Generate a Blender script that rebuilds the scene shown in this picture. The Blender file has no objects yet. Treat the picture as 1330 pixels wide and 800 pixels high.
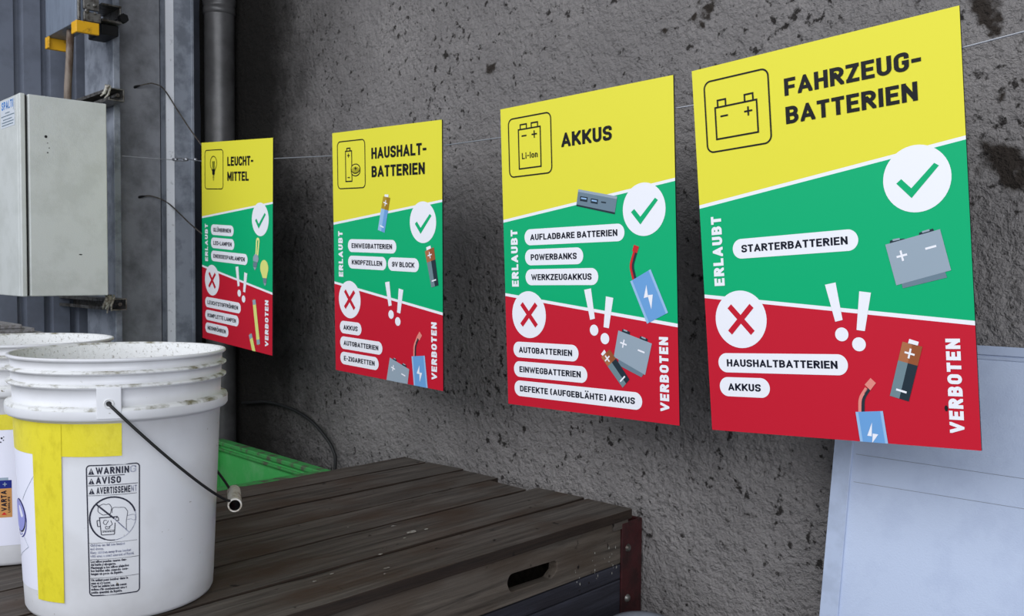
import bpy, bmesh, math, random
from mathutils import Vector, Matrix, noise
random.seed(4)
sc = bpy.context.scene
COL = sc.collection
ZC = 1.35                                     # camera height above the floor

# ------------------------------------------------------------------ camera
YAW, PITCH, ROLL, FPX = 0.803747, -0.041594, 0.007689, 1195.38
cy, sy, cp, sp = math.cos(YAW), math.sin(YAW), math.cos(PITCH), math.sin(PITCH)
fwd = Vector((-sy*cp, cy*cp, sp)); rt = Vector((cy, sy, 0)); up = rt.cross(fwd)
rt2 = math.cos(ROLL)*rt + math.sin(ROLL)*up
up2 = -math.sin(ROLL)*rt + math.cos(ROLL)*up
cam = bpy.data.cameras.new('camera'); camo = bpy.data.objects.new('camera', cam); COL.objects.link(camo)
camo.matrix_world = Matrix(((rt2.x, up2.x, -fwd.x, 0), (rt2.y, up2.y, -fwd.y, 0), (rt2.z, up2.z, -fwd.z, ZC), (0, 0, 0, 1)))
cam.sensor_width = 36; cam.lens = FPX/1330*36; cam.clip_start = 0.05
cam.dof.use_dof = True; cam.dof.focus_distance = 1.5; cam.dof.aperture_fstop = 18
sc.camera = camo

# ------------------------------------------------------------------ light
sc.view_settings.view_transform = 'Standard'; sc.view_settings.look = 'None'
sc.view_settings.gamma = 1; sc.view_settings.use_curve_mapping = False
sc.view_settings.exposure = -0.2
w = bpy.data.worlds.new('sky'); sc.world = w; w.use_nodes = True
bg = w.node_tree.nodes['Background']; bg.inputs[0].default_value = (0.74, 0.84, 1.0, 1); bg.inputs[1].default_value = 0.54

def area(name, loc, target, sx, sy_, energy, col):
    l = bpy.data.lights.new(name, 'AREA'); l.shape = 'RECTANGLE'; l.size = sx; l.size_y = sy_
    l.energy = energy; l.color = col
    o = bpy.data.objects.new(name, l); COL.objects.link(o); o.location = loc
    o.rotation_euler = (Vector(target)-Vector(loc)).to_track_quat('-Z', 'Y').to_euler()
    return o
area('daylight_opening', (-1.5, -2.5, 3.6), (-1.2, 1.5, 1.2), 6.5, 2.8, 190, (0.95, 0.97, 1.0))
area('side_fill', (3.2, -2.1, 2.5), (-2.6, 1.0, 1.4), 3.4, 2.6, 170, (0.93, 0.96, 1.0))  # added side fill for door, column web and wall shadows; opening unseen

WY = 1.545                                    # inner face of the concrete wall
# ------------------------------------------------------------------ materials
def lin(c):
    return tuple((x/255/12.92 if x/255 <= .04045 else ((x/255+.055)/1.055)**2.4) for x in c) + (1,)

def mat(name, rgb, rough=.5, metal=0, var=0.0, vscale=20, bump=0.0, bscale=60, spec=.5, rgb2=None, lo=.45, hi=.6, stretch=None, coords='Object'):
    """base colour with a noise-driven second colour (wear / dirt) and a noise bump"""
    m = bpy.data.materials.new(name); m.use_nodes = True
    nt = m.node_tree; N = nt.nodes; L = nt.links; b = N['Principled BSDF']
    b.inputs['Roughness'].default_value = rough; b.inputs['Metallic'].default_value = metal
    b.inputs['Specular IOR Level'].default_value = spec
    c = lin(rgb); b.inputs['Base Color'].default_value = c
    if var or bump or rgb2:
        tc = N.new('ShaderNodeTexCoord'); vec = tc.outputs[coords]
        if stretch:
            mp = N.new('ShaderNodeMapping'); mp.inputs['Scale'].default_value = stretch; L.new(vec, mp.inputs[0]); vec = mp.outputs[0]
    if var or rgb2:
        n = N.new('ShaderNodeTexNoise'); n.inputs['Scale'].default_value = vscale; n.inputs['Detail'].default_value = 6; n.inputs['Roughness'].default_value = .65
        L.new(vec, n.inputs['Vector'])
        r = N.new('ShaderNodeValToRGB'); L.new(n.outputs['Fac'], r.inputs[0])
        r.color_ramp.elements[0].position = lo; r.color_ramp.elements[1].position = hi
        c2 = lin(rgb2) if rgb2 else tuple(x*(1-var) for x in c[:3])+(1,)
        r.color_ramp.elements[0].color = c; r.color_ramp.elements[1].color = c2
        L.new(r.outputs[0], b.inputs['Base Color'])
    if bump:
        n2 = N.new('ShaderNodeTexNoise'); n2.inputs['Scale'].default_value = bscale; n2.inputs['Detail'].default_value = 5
        L.new(vec, n2.inputs['Vector'])
        bp = N.new('ShaderNodeBump'); bp.inputs['Strength'].default_value = bump; bp.inputs['Distance'].default_value = .01
        L.new(n2.outputs['Fac'], bp.inputs['Height']); L.new(bp.outputs[0], b.inputs['Normal'])
    return m

M = {}
M['yellow'] = mat('sign_yellow', (228, 220, 62), .42, spec=.22)
M['green'] = mat('sign_green', (0, 172, 112), .42, spec=.22)
M['red'] = mat('sign_red', (196, 26, 48), .42, spec=.22)
M['white'] = mat('sign_white', (238, 238, 244), .42, spec=.22)
M['black'] = mat('sign_black', (13, 14, 19), .42, spec=.22)
M['navy'] = mat('sign_ink', (14, 18, 36), .42, spec=.22)
M['edge'] = mat('sign_edge', (30, 30, 34), .42, spec=.22)
M['p_grey'] = mat('print_grey', (150, 165, 178), .42, spec=.22)
M['p_slate'] = mat('print_slate', (108, 128, 142), .42, spec=.22)
M['p_dark'] = mat('print_dark', (36, 50, 60), .42, spec=.22)
M['p_teal'] = mat('print_teal', (112, 134, 142), .42, spec=.22)
M['p_brown'] = mat('print_brown', (150, 84, 50), .42, spec=.22)
M['p_tan'] = mat('print_tan', (172, 108, 72), .42, spec=.22)
M['p_blue'] = mat('print_blue', (108, 160, 214), .42, spec=.22)
M['p_lblue'] = mat('print_light_blue', (150, 188, 226), .42, spec=.22)
M['p_gold'] = mat('print_gold', (178, 146, 40), .42, spec=.22)
M['p_gold2'] = mat('print_gold_dark', (158, 122, 28), .42, spec=.22)
M['p_lime'] = mat('print_lime', (222, 226, 128), .42, spec=.22)
M['p_lime2'] = mat('print_lime_pale', (232, 238, 150), .42, spec=.22)
M['p_salmon'] = mat('print_salmon', (226, 138, 128), .42, spec=.22)
M['p_red'] = mat('print_red', (200, 36, 44), .42, spec=.22)
M['p_grid'] = mat('print_lamp_grid', (124, 128, 30), .42, spec=.22)
M['p_orange'] = mat('print_orange', (200, 110, 40), .42, spec=.22)
M['ceil'] = mat('ceiling_board', (60, 60, 62), .9, bump=.2)
M['floor'] = mat('floor_concrete', (118, 116, 114), .9, var=.4, vscale=6, bump=.3)
M['galv'] = mat('galvanised_steel', (158, 164, 176), .5, .1, rgb2=(128, 134, 145), vscale=14, bump=.15, bscale=40)
M['web'] = mat('stained_steel', (150, 151, 156), .6, .05, rgb2=(108, 109, 112), vscale=9, lo=.42, hi=.68, bump=.2, bscale=30)
M['wstrip'] = mat('white_steel_edge', (232, 234, 240), .6, rgb2=(150, 152, 158), vscale=60, lo=.6, hi=.75)
M['sheet'] = mat('corrugated_sheet_paint', (112, 118, 132), .38, .0, var=.2, vscale=8)
M['pipe'] = mat('zinc_pipe', (96, 95, 96), .4, .25, rgb2=(70, 69, 69), vscale=10, lo=.4, hi=.7)
M['cab'] = mat('cabinet_paint', (206, 209, 206), .45, rgb2=(196, 199, 195), vscale=9, bump=.08, bscale=300)
M['dark'] = mat('dark_metal', (26, 26, 28), .6, .3)
M['steel'] = mat('bare_steel', (128, 126, 122), .45, .7, rgb2=(80, 74, 68), vscale=50)
M['rust'] = mat('rusty_conduit', (128, 116, 106), .7, .2, rgb2=(84, 66, 54), vscale=24, stretch=(1, 1, .3), bump=.2)
M['guard'] = mat('yellow_guard_paint', (222, 166, 10), .5, rgb2=(120, 84, 10), vscale=40, lo=.55, hi=.72)
M['house'] = mat('housing_paint', (122, 132, 148), .45, .1, var=.2, vscale=30, stretch=(4, 4, .5))
M['blue'] = mat('blue_print', (30, 128, 214), .4)
M['stick'] = mat('white_sticker', (210, 216, 224), .4)
M['wire'] = mat('wire_steel', (176, 178, 184), .35, .7)
M['dwire'] = mat('dull_wire', (104, 98, 92), .6, .4, rgb2=(70, 62, 56), vscale=60)
M['rubber'] = mat('black_rubber', (20, 20, 21), .6)
M['rag'] = mat('frayed_white_cord', (196, 192, 182), .9, rgb2=(120, 112, 100), vscale=80, bump=.5, bscale=200)
M['tape'] = mat('yellow_tape', (222, 208, 44), .45, rgb2=(206, 191, 34), vscale=60, lo=.5, hi=.7, bump=.08, bscale=200, stretch=(1, 1, .5))
M['paper'] = mat('white_paper', (226, 226, 240), .5)
M['pail_ink'] = mat('pail_print', (24, 26, 48), .5, rgb2=(96, 98, 118), vscale=90, lo=.62, hi=.75)
M['pail_fade'] = mat('pail_print_worn', (112, 114, 134), .5, rgb2=(176, 178, 192), vscale=120, lo=.45, hi=.6)
M['cell'] = mat('print_lavender', (140, 142, 206), .42, spec=.22)
M['cell2'] = mat('print_violet', (84, 84, 160), .42, spec=.22)
M['bgold'] = mat('print_copper', (196, 142, 84), .42, spec=.22)
M['bblue'] = mat('print_deep_blue', (28, 40, 120), .42, spec=.22)
M['plug'] = mat('grip_plastic', (206, 202, 194), .5, rgb2=(140, 128, 110), vscale=60)
M['bin'] = mat('green_bin_plastic', (80, 188, 100), .5, rgb2=(120, 196, 130), vscale=9, lo=.5, hi=.75, bump=.1, bscale=30)
M['bin_rim'] = mat('green_bin_rim', (70, 160, 84), .6, rgb2=(92, 92, 78), vscale=30, lo=.5, hi=.62)
M['post'] = mat('oxide_red_steel', (64, 24, 26), .5, .1, rgb2=(44, 18, 19), vscale=24, bump=.15)
M['panel'] = mat('panel_white_paint', (186, 198, 222), .55, rgb2=(180, 192, 217), vscale=14, bump=.1, bscale=400)
M['panel_fr'] = mat('panel_frame_paint', (176, 188, 212), .5, var=.12, vscale=20)
M['seam'] = mat('panel_seam', (140, 146, 158), .7)
M['tub'] = mat('grey_tub_plastic', (112, 116, 124), .5, var=.2, vscale=12)
M['paint'] = mat('dried_paint', (186, 184, 176), .6, rgb2=(110, 104, 96), vscale=160)
M['crate'] = mat('crate_grey', (70, 70, 72), .8, var=.3, vscale=10)
M['board'] = mat('bleached_board', (140, 138, 140), .85, rgb2=(110, 106, 104), vscale=12, stretch=(1, 10, 10), bump=.3)

def pail_material():
    m = bpy.data.materials.new('pail_plastic'); m.use_nodes = True
    nt = m.node_tree; N = nt.nodes; L = nt.links; b = N['Principled BSDF']
    b.inputs['Roughness'].default_value = .42
    b.inputs['Subsurface Weight'].default_value = 0
    tc = N.new('ShaderNodeTexCoord')
    n = N.new('ShaderNodeTexNoise'); n.inputs['Scale'].default_value = 120; n.inputs['Detail'].default_value = 4; L.new(tc.outputs['Object'], n.inputs['Vector'])
    r = N.new('ShaderNodeValToRGB'); r.color_ramp.elements[0].position = .72; r.color_ramp.elements[1].position = .78
    r.color_ramp.elements[0].color = lin((216, 216, 220)); r.color_ramp.elements[1].color = lin((120, 112, 92)); L.new(n.outputs['Fac'], r.inputs[0])
    n2 = N.new('ShaderNodeTexNoise'); n2.inputs['Scale'].default_value = 9; n2.inputs['Detail'].default_value = 5; L.new(tc.outputs['Object'], n2.inputs['Vector'])
    r2 = N.new('ShaderNodeValToRGB'); r2.color_ramp.elements[0].position = .45; r2.color_ramp.elements[1].position = .75
    r2.color_ramp.elements[0].color = (1, 1, 1, 1); r2.color_ramp.elements[1].color = (.80, .79, .77, 1); L.new(n2.outputs['Fac'], r2.inputs[0])
    mx = N.new('ShaderNodeMix'); mx.data_type = 'RGBA'; mx.blend_type = 'MULTIPLY'; mx.inputs[0].default_value = 1
    L.new(r.outputs[0], mx.inputs[6]); L.new(r2.outputs[0], mx.inputs[7])
    L.new(mx.outputs[2], b.inputs['Base Color'])
    return m
M['pail'] = pail_material()
M['pail_dirt'] = mat('pail_grime', (214, 214, 214), .6, rgb2=(112, 106, 80), vscale=34, lo=.47, hi=.66)
M['pail_in'] = mat('pail_inside_dusty', (222, 222, 222), .7, rgb2=(132, 127, 118), vscale=210, lo=.56, hi=.70, bump=.15, bscale=200)

def wood_material(name, c1, c2, c3, axis, seed=0):
    m = bpy.data.materials.new(name); m.use_nodes = True
    nt = m.node_tree; N = nt.nodes; L = nt.links; b = N['Principled BSDF']
    b.inputs['Roughness'].default_value = .75; b.inputs['Specular IOR Level'].default_value = .3
    tc = N.new('ShaderNodeTexCoord'); oi = N.new('ShaderNodeObjectInfo')
    ad = N.new('ShaderNodeVectorMath'); ad.operation = 'ADD'
    L.new(tc.outputs['Object'], ad.inputs[0])
    sc_ = N.new('ShaderNodeVectorMath'); sc_.operation = 'SCALE'; sc_.inputs[0].default_value = (17, 9, 5); L.new(oi.outputs['Random'], sc_.inputs['Scale']); L.new(sc_.outputs[0], ad.inputs[1])
    mp = N.new('ShaderNodeMapping'); s = [70, 70, 70]; s[axis] = 3.0; mp.inputs['Scale'].default_value = s; L.new(ad.outputs[0], mp.inputs[0])
    n = N.new('ShaderNodeTexNoise'); n.inputs['Scale'].default_value = 1; n.inputs['Detail'].default_value = 8; n.inputs['Roughness'].default_value = .7; n.inputs['Distortion'].default_value = .6
    L.new(mp.outputs[0], n.inputs['Vector'])
    r = N.new('ShaderNodeValToRGB'); e = r.color_ramp.elements
    e[0].position = .30; e[0].color = lin(c2); e[1].position = .62; e[1].color = lin(c1); L.new(n.outputs['Fac'], r.inputs[0])
    mp2 = N.new('ShaderNodeMapping'); s = [14, 14, 14]; s[axis] = 4.5; mp2.inputs['Scale'].default_value = s; L.new(ad.outputs[0], mp2.inputs[0])
    n2 = N.new('ShaderNodeTexNoise'); n2.inputs['Scale'].default_value = 1; n2.inputs['Detail'].default_value = 6; L.new(mp2.outputs[0], n2.inputs['Vector'])
    r2 = N.new('ShaderNodeValToRGB'); r2.color_ramp.elements[0].position = .48; r2.color_ramp.elements[1].position = .7; L.new(n2.outputs['Fac'], r2.inputs[0])
    mx = N.new('ShaderNodeMix'); mx.data_type = 'RGBA'; L.new(r2.outputs[0], mx.inputs[0]); L.new(r.outputs[0], mx.inputs[6]); mx.inputs[7].default_value = lin(c3)
    # knots / nail marks
    v = N.new('ShaderNodeTexNoise'); v.inputs['Scale'].default_value = 46; v.inputs['Detail'].default_value = 2; L.new(ad.outputs[0], v.inputs['Vector'])
    r3 = N.new('ShaderNodeValToRGB'); r3.color_ramp.elements[0].position = .70; r3.color_ramp.elements[1].position = .76; L.new(v.outputs['Fac'], r3.inputs[0])
    mx2 = N.new('ShaderNodeMix'); mx2.data_type = 'RGBA'; L.new(r3.outputs[0], mx2.inputs[0]); L.new(mx.outputs[2], mx2.inputs[6]); mx2.inputs[7].default_value = lin((26, 20, 16))
    L.new(mx2.outputs[2], b.inputs['Base Color'])
    bp = N.new('ShaderNodeBump'); bp.inputs['Strength'].default_value = .7; bp.inputs['Distance'].default_value = .004; L.new(n.outputs['Fac'], bp.inputs['Height']); L.new(bp.outputs[0], b.inputs['Normal'])
    return m
M['wood'] = wood_material('weathered_plank', (94, 87, 81), (40, 35, 31), (66, 52, 42), 1)
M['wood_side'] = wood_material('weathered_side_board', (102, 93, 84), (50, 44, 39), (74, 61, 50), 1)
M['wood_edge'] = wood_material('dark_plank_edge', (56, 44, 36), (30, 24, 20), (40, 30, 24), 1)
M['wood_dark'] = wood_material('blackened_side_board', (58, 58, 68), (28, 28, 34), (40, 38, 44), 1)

def concrete_material():
    m = bpy.data.materials.new('rough_grey_render'); m.use_nodes = True
    nt = m.node_tree; N = nt.nodes; L = nt.links; b = N['Principled BSDF']
    b.inputs['Roughness'].default_value = .85; b.inputs['Specular IOR Level'].default_value = .3
    tc = N.new('ShaderNodeTexCoord'); P = tc.outputs['Object']
    def nz(scale, det=6, ro=.6):
        n = N.new('ShaderNodeTexNoise'); n.inputs['Scale'].default_value = scale; n.inputs['Detail'].default_value = det; n.inputs['Roughness'].default_value = ro
        L.new(P, n.inputs['Vector']); return n.outputs['Fac']
    def ramp(src, a, bpos, ca, cb):
        r = N.new('ShaderNodeValToRGB'); r.color_ramp.elements[0].position = a; r.color_ramp.elements[1].position = bpos
        r.color_ramp.elements[0].color = ca; r.color_ramp.elements[1].color = cb; L.new(src, r.inputs[0]); return r.outputs[0]
    def mix(fac, a, bcol, mode='MIX'):
        x = N.new('ShaderNodeMix'); x.data_type = 'RGBA'; x.blend_type = mode
        if hasattr(fac, 'links') or not isinstance(fac, float): L.new(fac, x.inputs[0])
        else: x.inputs[0].default_value = fac
        for i, q in ((6, a), (7, bcol)):
            if isinstance(q, tuple): x.inputs[i].default_value = q
            else: L.new(q, x.inputs[i])
        return x.outputs[2]
    def ramp2(src, a, bb):
        m_ = N.new('ShaderNodeMapRange'); m_.interpolation_type = 'SMOOTHSTEP'; m_.inputs[1].default_value = a; m_.inputs[2].default_value = bb; L.new(src, m_.inputs[0]); return m_.outputs[0]
    W1 = (1, 1, 1, 1); K = (0, 0, 0, 1)
    base = ramp(nz(3.2, 5), .35, .7, lin((158, 153, 151)), lin((124, 120, 119)))
    base = mix(ramp(nz(110, 5, .7), .40, .60, K, W1), base, lin((136, 132, 131)))                 # fine grain
    base = mix(ramp(nz(240, 3), .70, .80, K, W1), base, lin((186, 184, 184)))                   # pale flecks
    pm = N.new('ShaderNodeMath'); pm.operation = 'MULTIPLY_ADD'; L.new(nz(5, 4), pm.inputs[0]); pm.inputs[1].default_value = .30
    ps = N.new('ShaderNodeMath'); ps.operation = 'SUBTRACT'; L.new(nz(46, 5, .62), ps.inputs[0]); ps.inputs[1].default_value = .15; L.new(ps.outputs[0], pm.inputs[2])
    pit = ramp(pm.outputs[0], .585, .66, K, W1)                                                  # dark pits
    base = mix(pit, base, lin((52, 48, 46)))
    patch = ramp(nz(11, 7, .7), .68, .73, K, W1)                                                # brown crusts
    base = mix(patch, base, lin((48, 41, 36)))
    ofs = N.new('ShaderNodeTexNoise'); ofs.inputs['Scale'].default_value = 30; ofs.inputs['Detail'].default_value = 5; L.new(P, ofs.inputs['Vector'])
    sb = N.new('ShaderNodeVectorMath'); sb.operation = 'SUBTRACT'; L.new(ofs.outputs['Color'], sb.inputs[0]); sb.inputs[1].default_value = (.5, .5, .5)
    sk = N.new('ShaderNodeVectorMath'); sk.operation = 'SCALE'; sk.inputs['Scale'].default_value = .075; L.new(sb.outputs[0], sk.inputs[0])
    pp = N.new('ShaderNodeVectorMath'); pp.operation = 'ADD'; L.new(P, pp.inputs[0]); L.new(sk.outputs[0], pp.inputs[1])
    for (x, z, q) in ((-.512, .178, .030), (-.497, .155, .026), (-.545, .420, .024), (-.535, .395, .016), (-1.057, .521, .015), (-1.08, .50, .012), (-1.677, .494, .014), (-1.15, .49, .010), (-.80, .50, .012), (-.47, .30, .010), (-.52, .275, .008)):
        dn = N.new('ShaderNodeVectorMath'); dn.operation = 'DISTANCE'; L.new(pp.outputs[0], dn.inputs[0]); dn.inputs[1].default_value = (x, WY, z+ZC)
        base = mix(ramp(dn.outputs['Value'], q*.75, q*1.25, W1, K), base, lin((52, 45, 40)))
    # corner shade painted into wall colour with brown grime, beside drain pipe, ragged edge
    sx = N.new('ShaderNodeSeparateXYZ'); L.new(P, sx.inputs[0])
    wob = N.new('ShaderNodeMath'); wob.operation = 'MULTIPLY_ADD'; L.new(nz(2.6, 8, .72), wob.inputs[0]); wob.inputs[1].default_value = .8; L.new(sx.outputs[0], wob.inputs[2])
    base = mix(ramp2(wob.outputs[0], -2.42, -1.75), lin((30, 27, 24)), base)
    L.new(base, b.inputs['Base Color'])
    ad = N.new('ShaderNodeMath'); ad.operation = 'ADD'; L.new(nz(75, 6, .62), ad.inputs[0])
    mu = N.new('ShaderNodeMath'); mu.operation = 'MULTIPLY'; mu.inputs[1].default_value = 3.0; L.new(nz(34, 5, .65), mu.inputs[0]); L.new(mu.outputs[0], ad.inputs[1])
    bp = N.new('ShaderNodeBump'); bp.inputs['Strength'].default_value = 1.0; bp.inputs['Distance'].default_value = .011; L.new(ad.outputs[0], bp.inputs['Height']); L.new(bp.outputs[0], b.inputs['Normal'])
    return m
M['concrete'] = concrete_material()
M['crust'] = mat('brown_crust', (52, 44, 38), .95, rgb2=(34, 30, 27), vscale=60, bump=.8, bscale=120)

# ------------------------------------------------------------------ mesh helpers
class MB:
    def __init__(s): s.v = []; s.f = []; s.mi = []
    def add(s, vs, fs, mi=0):
        o = len(s.v); s.v += [Vector(x) for x in vs]; s.f += [tuple(i+o for i in f) for f in fs]; s.mi += [mi]*len(fs); return s
    def box(s, a, b, mi=0, fn=None):
        x0, y0, z0 = a; x1, y1, z1 = b
        vs = [(x0, y0, z0), (x1, y0, z0), (x1, y1, z0), (x0, y1, z0), (x0, y0, z1), (x1, y0, z1), (x1, y1, z1), (x0, y1, z1)]
        if fn: vs = [fn(Vector(q)) for q in vs]
        return s.add(vs, [(0, 3, 2, 1), (4, 5, 6, 7), (0, 1, 5, 4), (1, 2, 6, 5), (2, 3, 7, 6), (3, 0, 4, 7)], mi)
    def tube(s, pts, r, seg=10, mi=0, caps=True):
        pts = [Vector(p) for p in pts]; n = len(pts); base = len(s.v)
        t0 = (pts[1]-pts[0]).normalized(); a = t0.orthogonal().normalized()
        for i, p in enumerate(pts):
            t = (pts[min(i+1, n-1)]-pts[max(i-1, 0)]).normalized()
            a = (a - t*a.dot(t)).normalized(); b = t.cross(a)
            rr = r[i] if isinstance(r, (list, tuple)) else r
            for k in range(seg):
                an = 2*math.pi*k/seg; s.v.append(p + a*math.cos(an)*rr + b*math.sin(an)*rr)
        for i in range(n-1):
            for k in range(seg):
                s.f.append((base+i*seg+k, base+i*seg+(k+1) % seg, base+(i+1)*seg+(k+1) % seg, base+(i+1)*seg+k)); s.mi.append(mi)
        if caps:
            s.f.append(tuple(base+k for k in reversed(range(seg)))); s.mi.append(mi)
            s.f.append(tuple(base+(n-1)*seg+k for k in range(seg))); s.mi.append(mi)
        return s
    def lathe(s, prof, seg=96, mi=0, a0=0, a1=2*math.pi):
        base = len(s.v); full = abs(a1-a0-2*math.pi) < 1e-6; cnt = seg if full else seg+1
        for (r, z) in prof:
            for k in range(cnt):
                an = a0+(a1-a0)*k/seg; s.v.append(Vector((r*math.cos(an), r*math.sin(an), z)))
        for i in range(len(prof)-1):
            m_ = mi[i] if isinstance(mi, (list, tuple)) else mi
            for k in range(seg):
                k2 = (k+1) % cnt
                s.f.append((base+i*cnt+k, base+i*cnt+k2, base+(i+1)*cnt+k2, base+(i+1)*cnt+k)); s.mi.append(m_)
        return s
    def poly(s, pts, mi=0): return s.add(pts, [tuple(range(len(pts)))], mi)
    def xf(s, fn): s.v = [Vector(fn(v)) for v in s.v]; return s
    def build(s, name, mats, parent=None, smooth=False, bevel=0, seg=2, tri=False, autosm=None):
        me = bpy.data.meshes.new(name); me.from_pydata([tuple(v) for v in s.v], [], s.f); me.update()
        for m_ in (mats if isinstance(mats, (list, tuple)) else [mats]): me.materials.append(M[m_] if isinstance(m_, str) else m_)
        me.polygons.foreach_set('material_index', s.mi)
        if smooth: me.polygons.foreach_set('use_smooth', [True]*len(me.polygons))
        o = bpy.data.objects.new(name, me); COL.objects.link(o)
        if parent: o.parent = parent
        if bevel:
            b = o.modifiers.new('bevel', 'BEVEL'); b.width = bevel; b.segments = seg; b.limit_method = 'ANGLE'; b.angle_limit = .6
        return o

def empty(name, loc=(0, 0, 0), mw=None):
    o = bpy.data.objects.new(name, None); COL.objects.link(o); o.empty_display_size = .05
    if mw is not None: o.matrix_world = mw
    else: o.location = loc
    return o
def tag(o, label, cat=None, group=None):
    o['label'] = label
    if cat: o['category'] = cat
    if group: o['group'] = group
    return o
def struct(o): o['kind'] = 'structure'; return o
def fillet(pts, rs, closed=False, n=6):
    """rounded polyline; rs a radius or list of radii"""
    out = []; N_ = len(pts); P = [Vector(p).to_2d() for p in pts]
    for i in range(N_):
        r = rs[i] if isinstance(rs, (list, tuple)) else rs
        if (not closed and i in (0, N_-1)) or r <= 0: out.append(P[i]); continue
        a, b, c = P[i-1], P[i], P[(i+1) % N_]
        u = (a-b); v = (c-b); lu, lv = u.length, v.length
        if lu < 1e-9 or lv < 1e-9: out.append(b); continue
        u /= lu; v /= lv; ang = u.angle(v) if u.length and v.length else math.pi
        if ang > math.pi-.02: out.append(b); continue
        d = min(r/math.tan(ang/2), lu*.5, lv*.5); rr = d*math.tan(ang/2)
        ctr = b + (u+v).normalized()*(rr/math.sin(ang/2))
        p0 = b+u*d; p1 = b+v*d
        a0 = math.atan2(p0.y-ctr.y, p0.x-ctr.x); a1 = math.atan2(p1.y-ctr.y, p1.x-ctr.x)
        da = (a1-a0+math.pi) % (2*math.pi)-math.pi
        for k in range(n+1):
            an = a0+da*k/n; out.append(Vector((ctr.x+rr*math.cos(an), ctr.y+rr*math.sin(an))))
    return out
def rrect(x0, y0, x1, y1, r, n=8): return fillet([(x0, y0), (x1, y0), (x1, y1), (x0, y1)], r, True, n)
def stroke(pts, t, closed=False, ext=0.0):
    """mitred strip of quads along a 2D polyline"""
    P = [Vector(p).to_2d() for p in pts]
    Q = [P[0]]
    for p in P[1:]:
        if (p-Q[-1]).length > 1e-7: Q.append(p)
    P = Q
    if closed and (P[0]-P[-1]).length < 1e-7: P.pop()
    n = len(P)
    if ext and not closed:
        P[0] = P[0]+(P[0]-P[1]).normalized()*ext; P[-1] = P[-1]+(P[-1]-P[-2]).normalized()*ext
    Lf, Rt = [], []
    for i in range(n):
        if closed or 0 < i < n-1:
            d0 = (P[i]-P[i-1]).normalized(); d1 = (P[(i+1) % n]-P[i]).normalized()
        elif i == 0: d0 = d1 = (P[1]-P[0]).normalized()
        else: d0 = d1 = (P[-1]-P[-2]).normalized()
        n0 = Vector((-d0.y, d0.x)); n1 = Vector((-d1.y, d1.x)); mv = n0+n1
        if mv.length < 1e-6: mv = n0
        mv.normalize(); k = t/2/max(mv.dot(n0), .35)
        Lf.append(P[i]+mv*k); Rt.append(P[i]-mv*k)
    m_ = n if closed else n-1
    return [[Rt[i], Rt[(i+1) % n], Lf[(i+1) % n], Lf[i]] for i in range(m_)]
def clip(poly, x0, y0, x1, y1):
    for ax, lim, sg in ((0, x0, 1), (0, x1, -1), (1, y0, 1), (1, y1, -1)):
        out = []; n = len(poly)
        for i in range(n):
            a, b = poly[i], poly[(i+1) % n]; da = (a[ax]-lim)*sg; db = (b[ax]-lim)*sg
            if da >= 0: out.append(a)
            if da*db < 0: out.append(a+(b-a)*(da/(da-db)))
        poly = out
        if len(poly) < 3: return []
    return poly

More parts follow.
